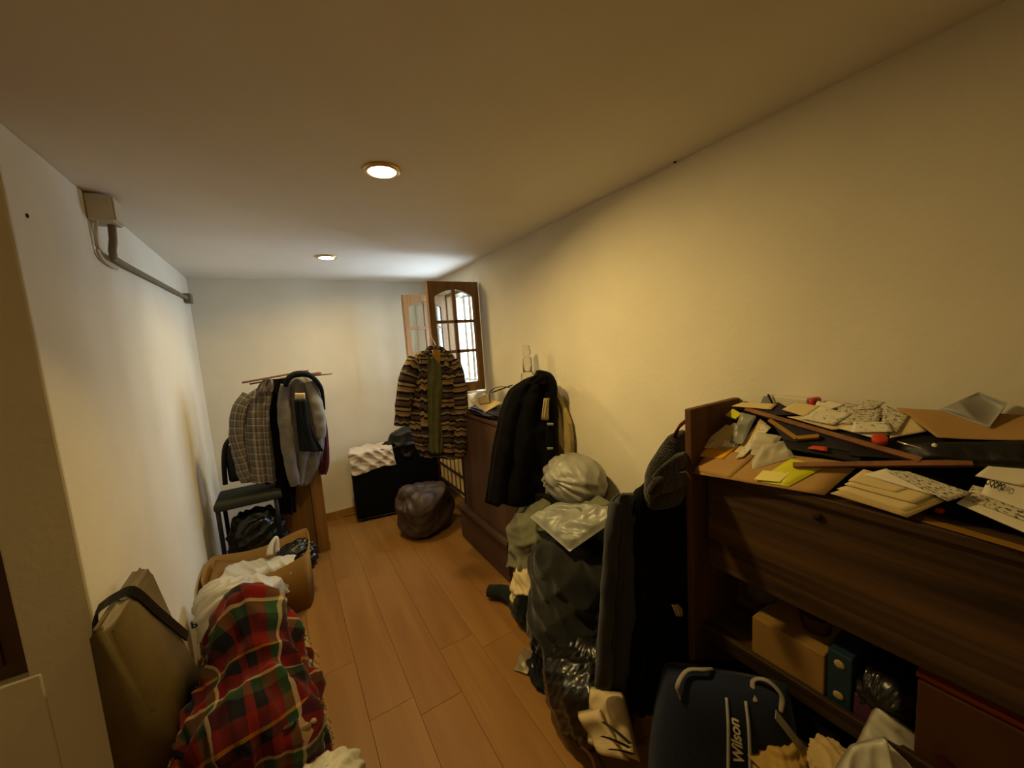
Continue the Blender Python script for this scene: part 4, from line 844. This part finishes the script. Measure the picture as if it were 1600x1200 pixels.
for k, (p, m, lb) in enumerate([([(1090, 700), (1120, 702), (1160, 672), (1135, 664)], 'paper_cream', 'long cream sheet under the plastic sleeve by end board'), ([(1102, 698), (1150, 699), (1172, 668), (1146, 660)], 'paper_white', 'creased white sheet above the yellow envelope'),
                         ([(1128, 698), (1148, 698), (1150, 690), (1131, 688)], 'paper_white', 'small folded white packet on the yellow envelope')]):
    pap(1.175 + k * .012, p, m, lb, .002, .006, 10 + k)
pap(1.20, [(1134, 650), (1150, 656), (1160, 648), (1146, 640)], 'neon_yellow', 'small yellow packet tip beside the end board', .006, .003, 14, 'packet', 'packet')
single('plastic_sleeve', pillow(h4(0.030, (1140, 692), (1160, 694), (1182, 650), (1158, 644)), .012, 15, 5, .008), 'clear_plastic', 'shiny crinkled plastic sleeve over the left papers', 'plastic')
for k, p in enumerate([[(1140, 715), (1155, 716), (1198, 662), (1188, 655)], [(1150, 717), (1162, 715), (1205, 668), (1194, 660)]]):
    pap(1.17 + .012 * k, p, ['paper_cream', 'print_paper'][k], ['narrow cream sheet slanting toward the cabinet front', 'narrow printed strip right of the slanting cream sheet'][k], .0015, .004, 16 + k)
single('printed_packet', pillow(h4(0.014, (1176, 733), (1242, 714), (1226, 688), (1172, 704)), .014, 17, 17, .012), 'newsprint', 'crumpled printed plastic packet on the kraft sheet', 'packet')
single('printed_packet', pillow(h4(0.024, (1170, 702), (1205, 706), (1222, 682), (1186, 676)), .012, 15, 19, .012), 'newsprint', 'grey printed wrapper bunched behind the crumpled packet', 'packet')
ny = single('neon_packet', pillow(h4(.016, (1180, 752), (1232, 760), (1290, 729), (1236, 716)), .008, 15, 21, .005), 'neon_yellow', 'neon yellow packet lying on the brown kraft sheet', 'packet')
part('label_sticker', sheet(h4(.026, (1178, 749), (1218, 753), (1234, 738), (1192, 735)), .0008, 5, .001), 'pale_yellow', ny, smooth=False, label='pale yellow blank label')
for k, (p, z, m, lb) in enumerate([([(1232, 705), (1345, 726), (1350, 694), (1210, 660)], 1.165, 'black_folder', 'black folder lying under the wooden frame'), ([(1225, 690), (1420, 726), (1420, 690), (1200, 652)], 1.19, 'dark_folder', 'dark purple folder with a red tag'),
                              ([(1330, 716), (1500, 730), (1520, 690), (1340, 680)], 1.18, 'black_folder', 'wide black folder under the right kraft sheet'), ([(1168, 643), (1205, 652), (1254, 652), (1218, 632)], 1.235, 'dark_folder', 'dark violet booklet at back of the paper heap')]):
    single('folder', sheet(h4(.004 + (z - 1.16) * .25, *p), .012, 7, .003, 30 + k), m, lb, 'folder', 'dark folders in the paper heap', smooth=False)
rt = pap(1.212, [(1262, 701), (1294, 706), (1293, 699), (1270, 697)], 'red_orange', 'bright red tag on the dark purple folder', .003, .001, 34, 'red_tag', 'tag', 5)
fm = thing('picture_frame', 'thin brown wooden picture frame lying askew among the papers', 'frame', tuple(at(1330, 690, 'z', 1.2)))
fc = [hp(1166, 640, .03), hp(1440, 720, .04), hp(1520, 724, .04), hp(1240, 727, .03)]
def bar(A, B, w, h): return tube([A, A * .5 + B * .5, B], [w, w, w], 4, 4, flat=h / w)
part('frame_bar', bar(fc[0], fc[1], .012, .009), 'stick_wood', fm, smooth=False); part('frame_bar', bar(fc[3], fc[2], .012, .009), 'stick_wood', fm, smooth=False)
part('frame_bar', bar(hp(1203, 657, .035), hp(1246, 686, .035), .010, .008), 'tan_edge', fm, smooth=False); part('frame_bar', bar(hp(1246, 685, .035), hp(1280, 682, .035), .010, .008), 'tan_edge', fm, smooth=False)
pap(1.245, [(1143, 635), (1205, 640), (1214, 631), (1160, 629)], 'paper_cream', 'cream sheet at the back beside the end board', .001, .003, 40)
# back row
cx_ = [at(1208, 632, 'x', 1.42), at(1267, 634, 'x', 1.42)]; ct = thing('carton_roll', 'white printed carton with red end at the back wall', 'carton', (1.42, (cx_[0][1] + cx_[1][1]) / 2, cx_[0][2]))
yy0, yy1, zz = cx_[1][1], cx_[0][1], cx_[0][2] - .012
part('carton_body', box((1.395, yy0, zz), (1.44, yy1, zz + .045), .004), 'print_paper', ct, smooth=False)
part('end_cap', box((1.393, yy0 - .022, zz - .002), (1.442, yy0, zz + .048), .008), 'red_plastic', ct, label='red rounded end')
ca = thing('calculator', 'small dark calculator propped against the white carton', 'calculator', tuple(at(1198, 632, 'x', 1.41)))
c0 = [at(1189, 633, 'x', 1.40), at(1206, 632, 'x', 1.40), at(1210, 618, 'x', 1.41), at(1195, 620, 'x', 1.41)]
part('case', sheet(c0, .008, 5, 0), 'grey_device', ca, smooth=False); part('display', sheet([c0[0] * .62 + c0[2] * .38 - np.array([.004, 0, 0]), c0[1] * .62 + c0[3] * .38 - np.array([.004, 0, 0]), c0[2] * .9 + c0[0] * .1 - np.array([.004, 0, 0]), c0[3] * .9 + c0[1] * .1 - np.array([.004, 0, 0])], .0015, 3, 0), 'paper_aged', ca, smooth=False)
single('black_pen', tube([at(1200, 616, 'x', 1.385), at(1208, 632, 'x', 1.385)], .0035, 4, 8), 'ink', 'black pen leaning across the calculator', 'pen')
LB = ['white letter on the middle of the heap beside the carton', 'folded white leaflet in middle of the paper heap', 'grey edged printed leaflet under the folded leaflet', 'cream letter sticking out over the dark folder', 'small white card behind the folded leaflet']
for k, (p, m) in enumerate([([(1222, 640), (1258, 652), (1282, 636), (1245, 629)], 'paper_cream'), ([(1262, 652), (1296, 650), (1305, 634), (1278, 627)], 'paper_white'), ([(1250, 654), (1302, 664), (1332, 646), (1290, 638)], 'print_paper'), ([(1230, 652), (1300, 672), (1345, 668), (1285, 650)], 'paper_cream'), ([(1278, 634), (1300, 640), (1320, 634), (1296, 628)], 'paper_white')]):
    pap(1.262 + (k % 3) * .008 - (.02 if k == 3 else 0), p, m, LB[k], .002, .005, 45 + k)
LB = ['open newspaper fanned at the centre of the heap', 'folded newspaper lying over the fanned newspaper', 'newspaper corner pointing at the wall', 'printed leaflet at the front of newspapers', 'curled newspaper page next to the right kraft sheet', 'cream sheet tucked below the newspapers', 'white page lying flat between newspapers and red bottle top']
for k, (p, m) in enumerate([([(1296, 662), (1372, 664), (1380, 640), (1318, 630)], 'newsprint'), ([(1318, 660), (1378, 652), (1376, 632), (1330, 636)], 'paper_white'), ([(1336, 642), (1366, 640), (1384, 630), (1352, 626)], 'newsprint'), ([(1330, 676), (1396, 676), (1388, 660), (1334, 660)], 'print_paper'),
                            ([(1372, 674), (1402, 676), (1420, 650), (1386, 636)], 'newsprint'), ([(1390, 684), (1448, 674), (1424, 652), (1394, 650)], 'paper_cream'), ([(1312, 670), (1362, 684), (1390, 678), (1340, 662)], 'paper_white')]):
    pap(1.258 + (.006 * (k % 4)) - (.025 if k in (5, 6) else 0), p, m, LB[k], .0025, .007, 55 + k)
pap(1.25, [(1400, 637), (1464, 683), (1640, 690), (1640, 650)], 'kraft', 'wide kraft sheet at the right back of the heap', .0012, .006, 70, n=15)
single('grey_bag', pillow(h4(.05, (1466, 640), (1546, 668), (1574, 630, .03), (1530, 612, .03)), .026, 25, 23, .03), 'grey_plastic', 'grey crumpled plastic bag on the wide kraft sheet', 'bag')
single('black_pouch', pillow(h4(0.030, (1405, 698), (1440, 722), (1640, 738), (1640, 690)), .022, 19, 25, .006), 'black_leather', 'black leather pouch under the wide kraft sheet', 'pouch')
single('silver_pen', tube([hp(1402, 690, .05), hp(1462, 708, .05)], .003, 4, 8), 'chrome', 'thin silver pen lying on the black pouch', 'pen')
single('pale_button', blob(hp(1460, 700, .05), (.006, .006, .012), 3, 3, .05), 'paper_white', 'tiny white cap at the end of the silver pen', 'cap')
single('bottle_top', xf(lathe([(.013, 0), (.016, .003), (.016, .014), (.013, .016), (.002, .016)], (0, 0, 0), 20), hp(1374, 690, .045), rx=12, ry=-30), 'red_orange', 'round red plastic bottle top below the newspapers', 'bottle top')
LB = ['cream sheet at the bottom of the fanned front stack', 'second cream sheet in the fanned front stack', 'cream sheet with small leaflet in the front stack', 'curling cream sheet topmost in the front stack', 'aged sheet leaning from front stack to the frame', 'grey-edged sheet at the back of the front stack']
for k, (p, m) in enumerate([([(1298, 772), (1418, 810), (1476, 784), (1370, 748)], 'paper_aged'), ([(1308, 764), (1415, 800), (1470, 780), (1375, 744)], 'paper_cream'), ([(1320, 758), (1430, 788), (1460, 774), (1360, 738)], 'paper_cream'), ([(1326, 752), (1400, 770), (1440, 758), (1350, 734)], 'paper_cream'), ([(1350, 742), (1450, 772), (1480, 776), (1385, 733)], 'paper_white'), ([(1383, 736), (1480, 784), (1520, 772), (1420, 738)], 'newsprint')]):
    pap(1.16 + .014 * k, p, m, LB[k], .003, .004, 80 + k)
LB = ['white sheet at front right corner of the heap', 'newspaper under the lettered sheet at the right', 'white printed sheet with dark letters at far right', 'grey sheet behind the lettered sheet']
for k, (p, m) in enumerate([([(1495, 787), (1640, 850), (1660, 815), (1508, 778)], 'paper_white'), ([(1506, 778), (1640, 830), (1660, 790), (1520, 758)], 'newsprint'), ([(1533, 772), (1640, 812), (1660, 748), (1545, 746)], 'paper_white'), ([(1524, 744), (1600, 760), (1640, 735), (1545, 728)], 'paper_white')]):
    o = pap(1.16 + .02 * k, p, m, LB[k], .0025, .004, 90 + k)
    if k == 2:
        A, B, C, D = h4(.012 + .04 * .35 + .003, *p); part('lettering', text_geo('OQOPO', .022, lambda a, b: (A * .50 + D * .50)[None] + np.outer(.5 + a / .09, (B - A) * .32) + np.outer(b, _n(D - A)) + np.array([0, 0, .010]), 0), 'ink', o, smooth=False)
lt = thing('lighter', 'small red lighter at the front edge of the cabinet', 'lighter', tuple(at(1475, 797, 'z', 1.135)))
A, B = at(1466, 799, 'z', 1.143), at(1480, 793, 'z', 1.143); part('lighter_body', tube([A, B], .008, 6, 10, flat=.7), 'red_plastic', lt); part('metal_tip', tube([B, B + (B - A) * .35], .007, 4, 10, flat=.7), 'chrome', lt)
single('thin_ruler', sheet(q4(1.133, (1440, 815), (1640, 874), (1645, 868), (1446, 809)), .002, 4, 0), 'tan_edge', 'thin tan strip along the cabinet front edge', 'strip', smooth=False)
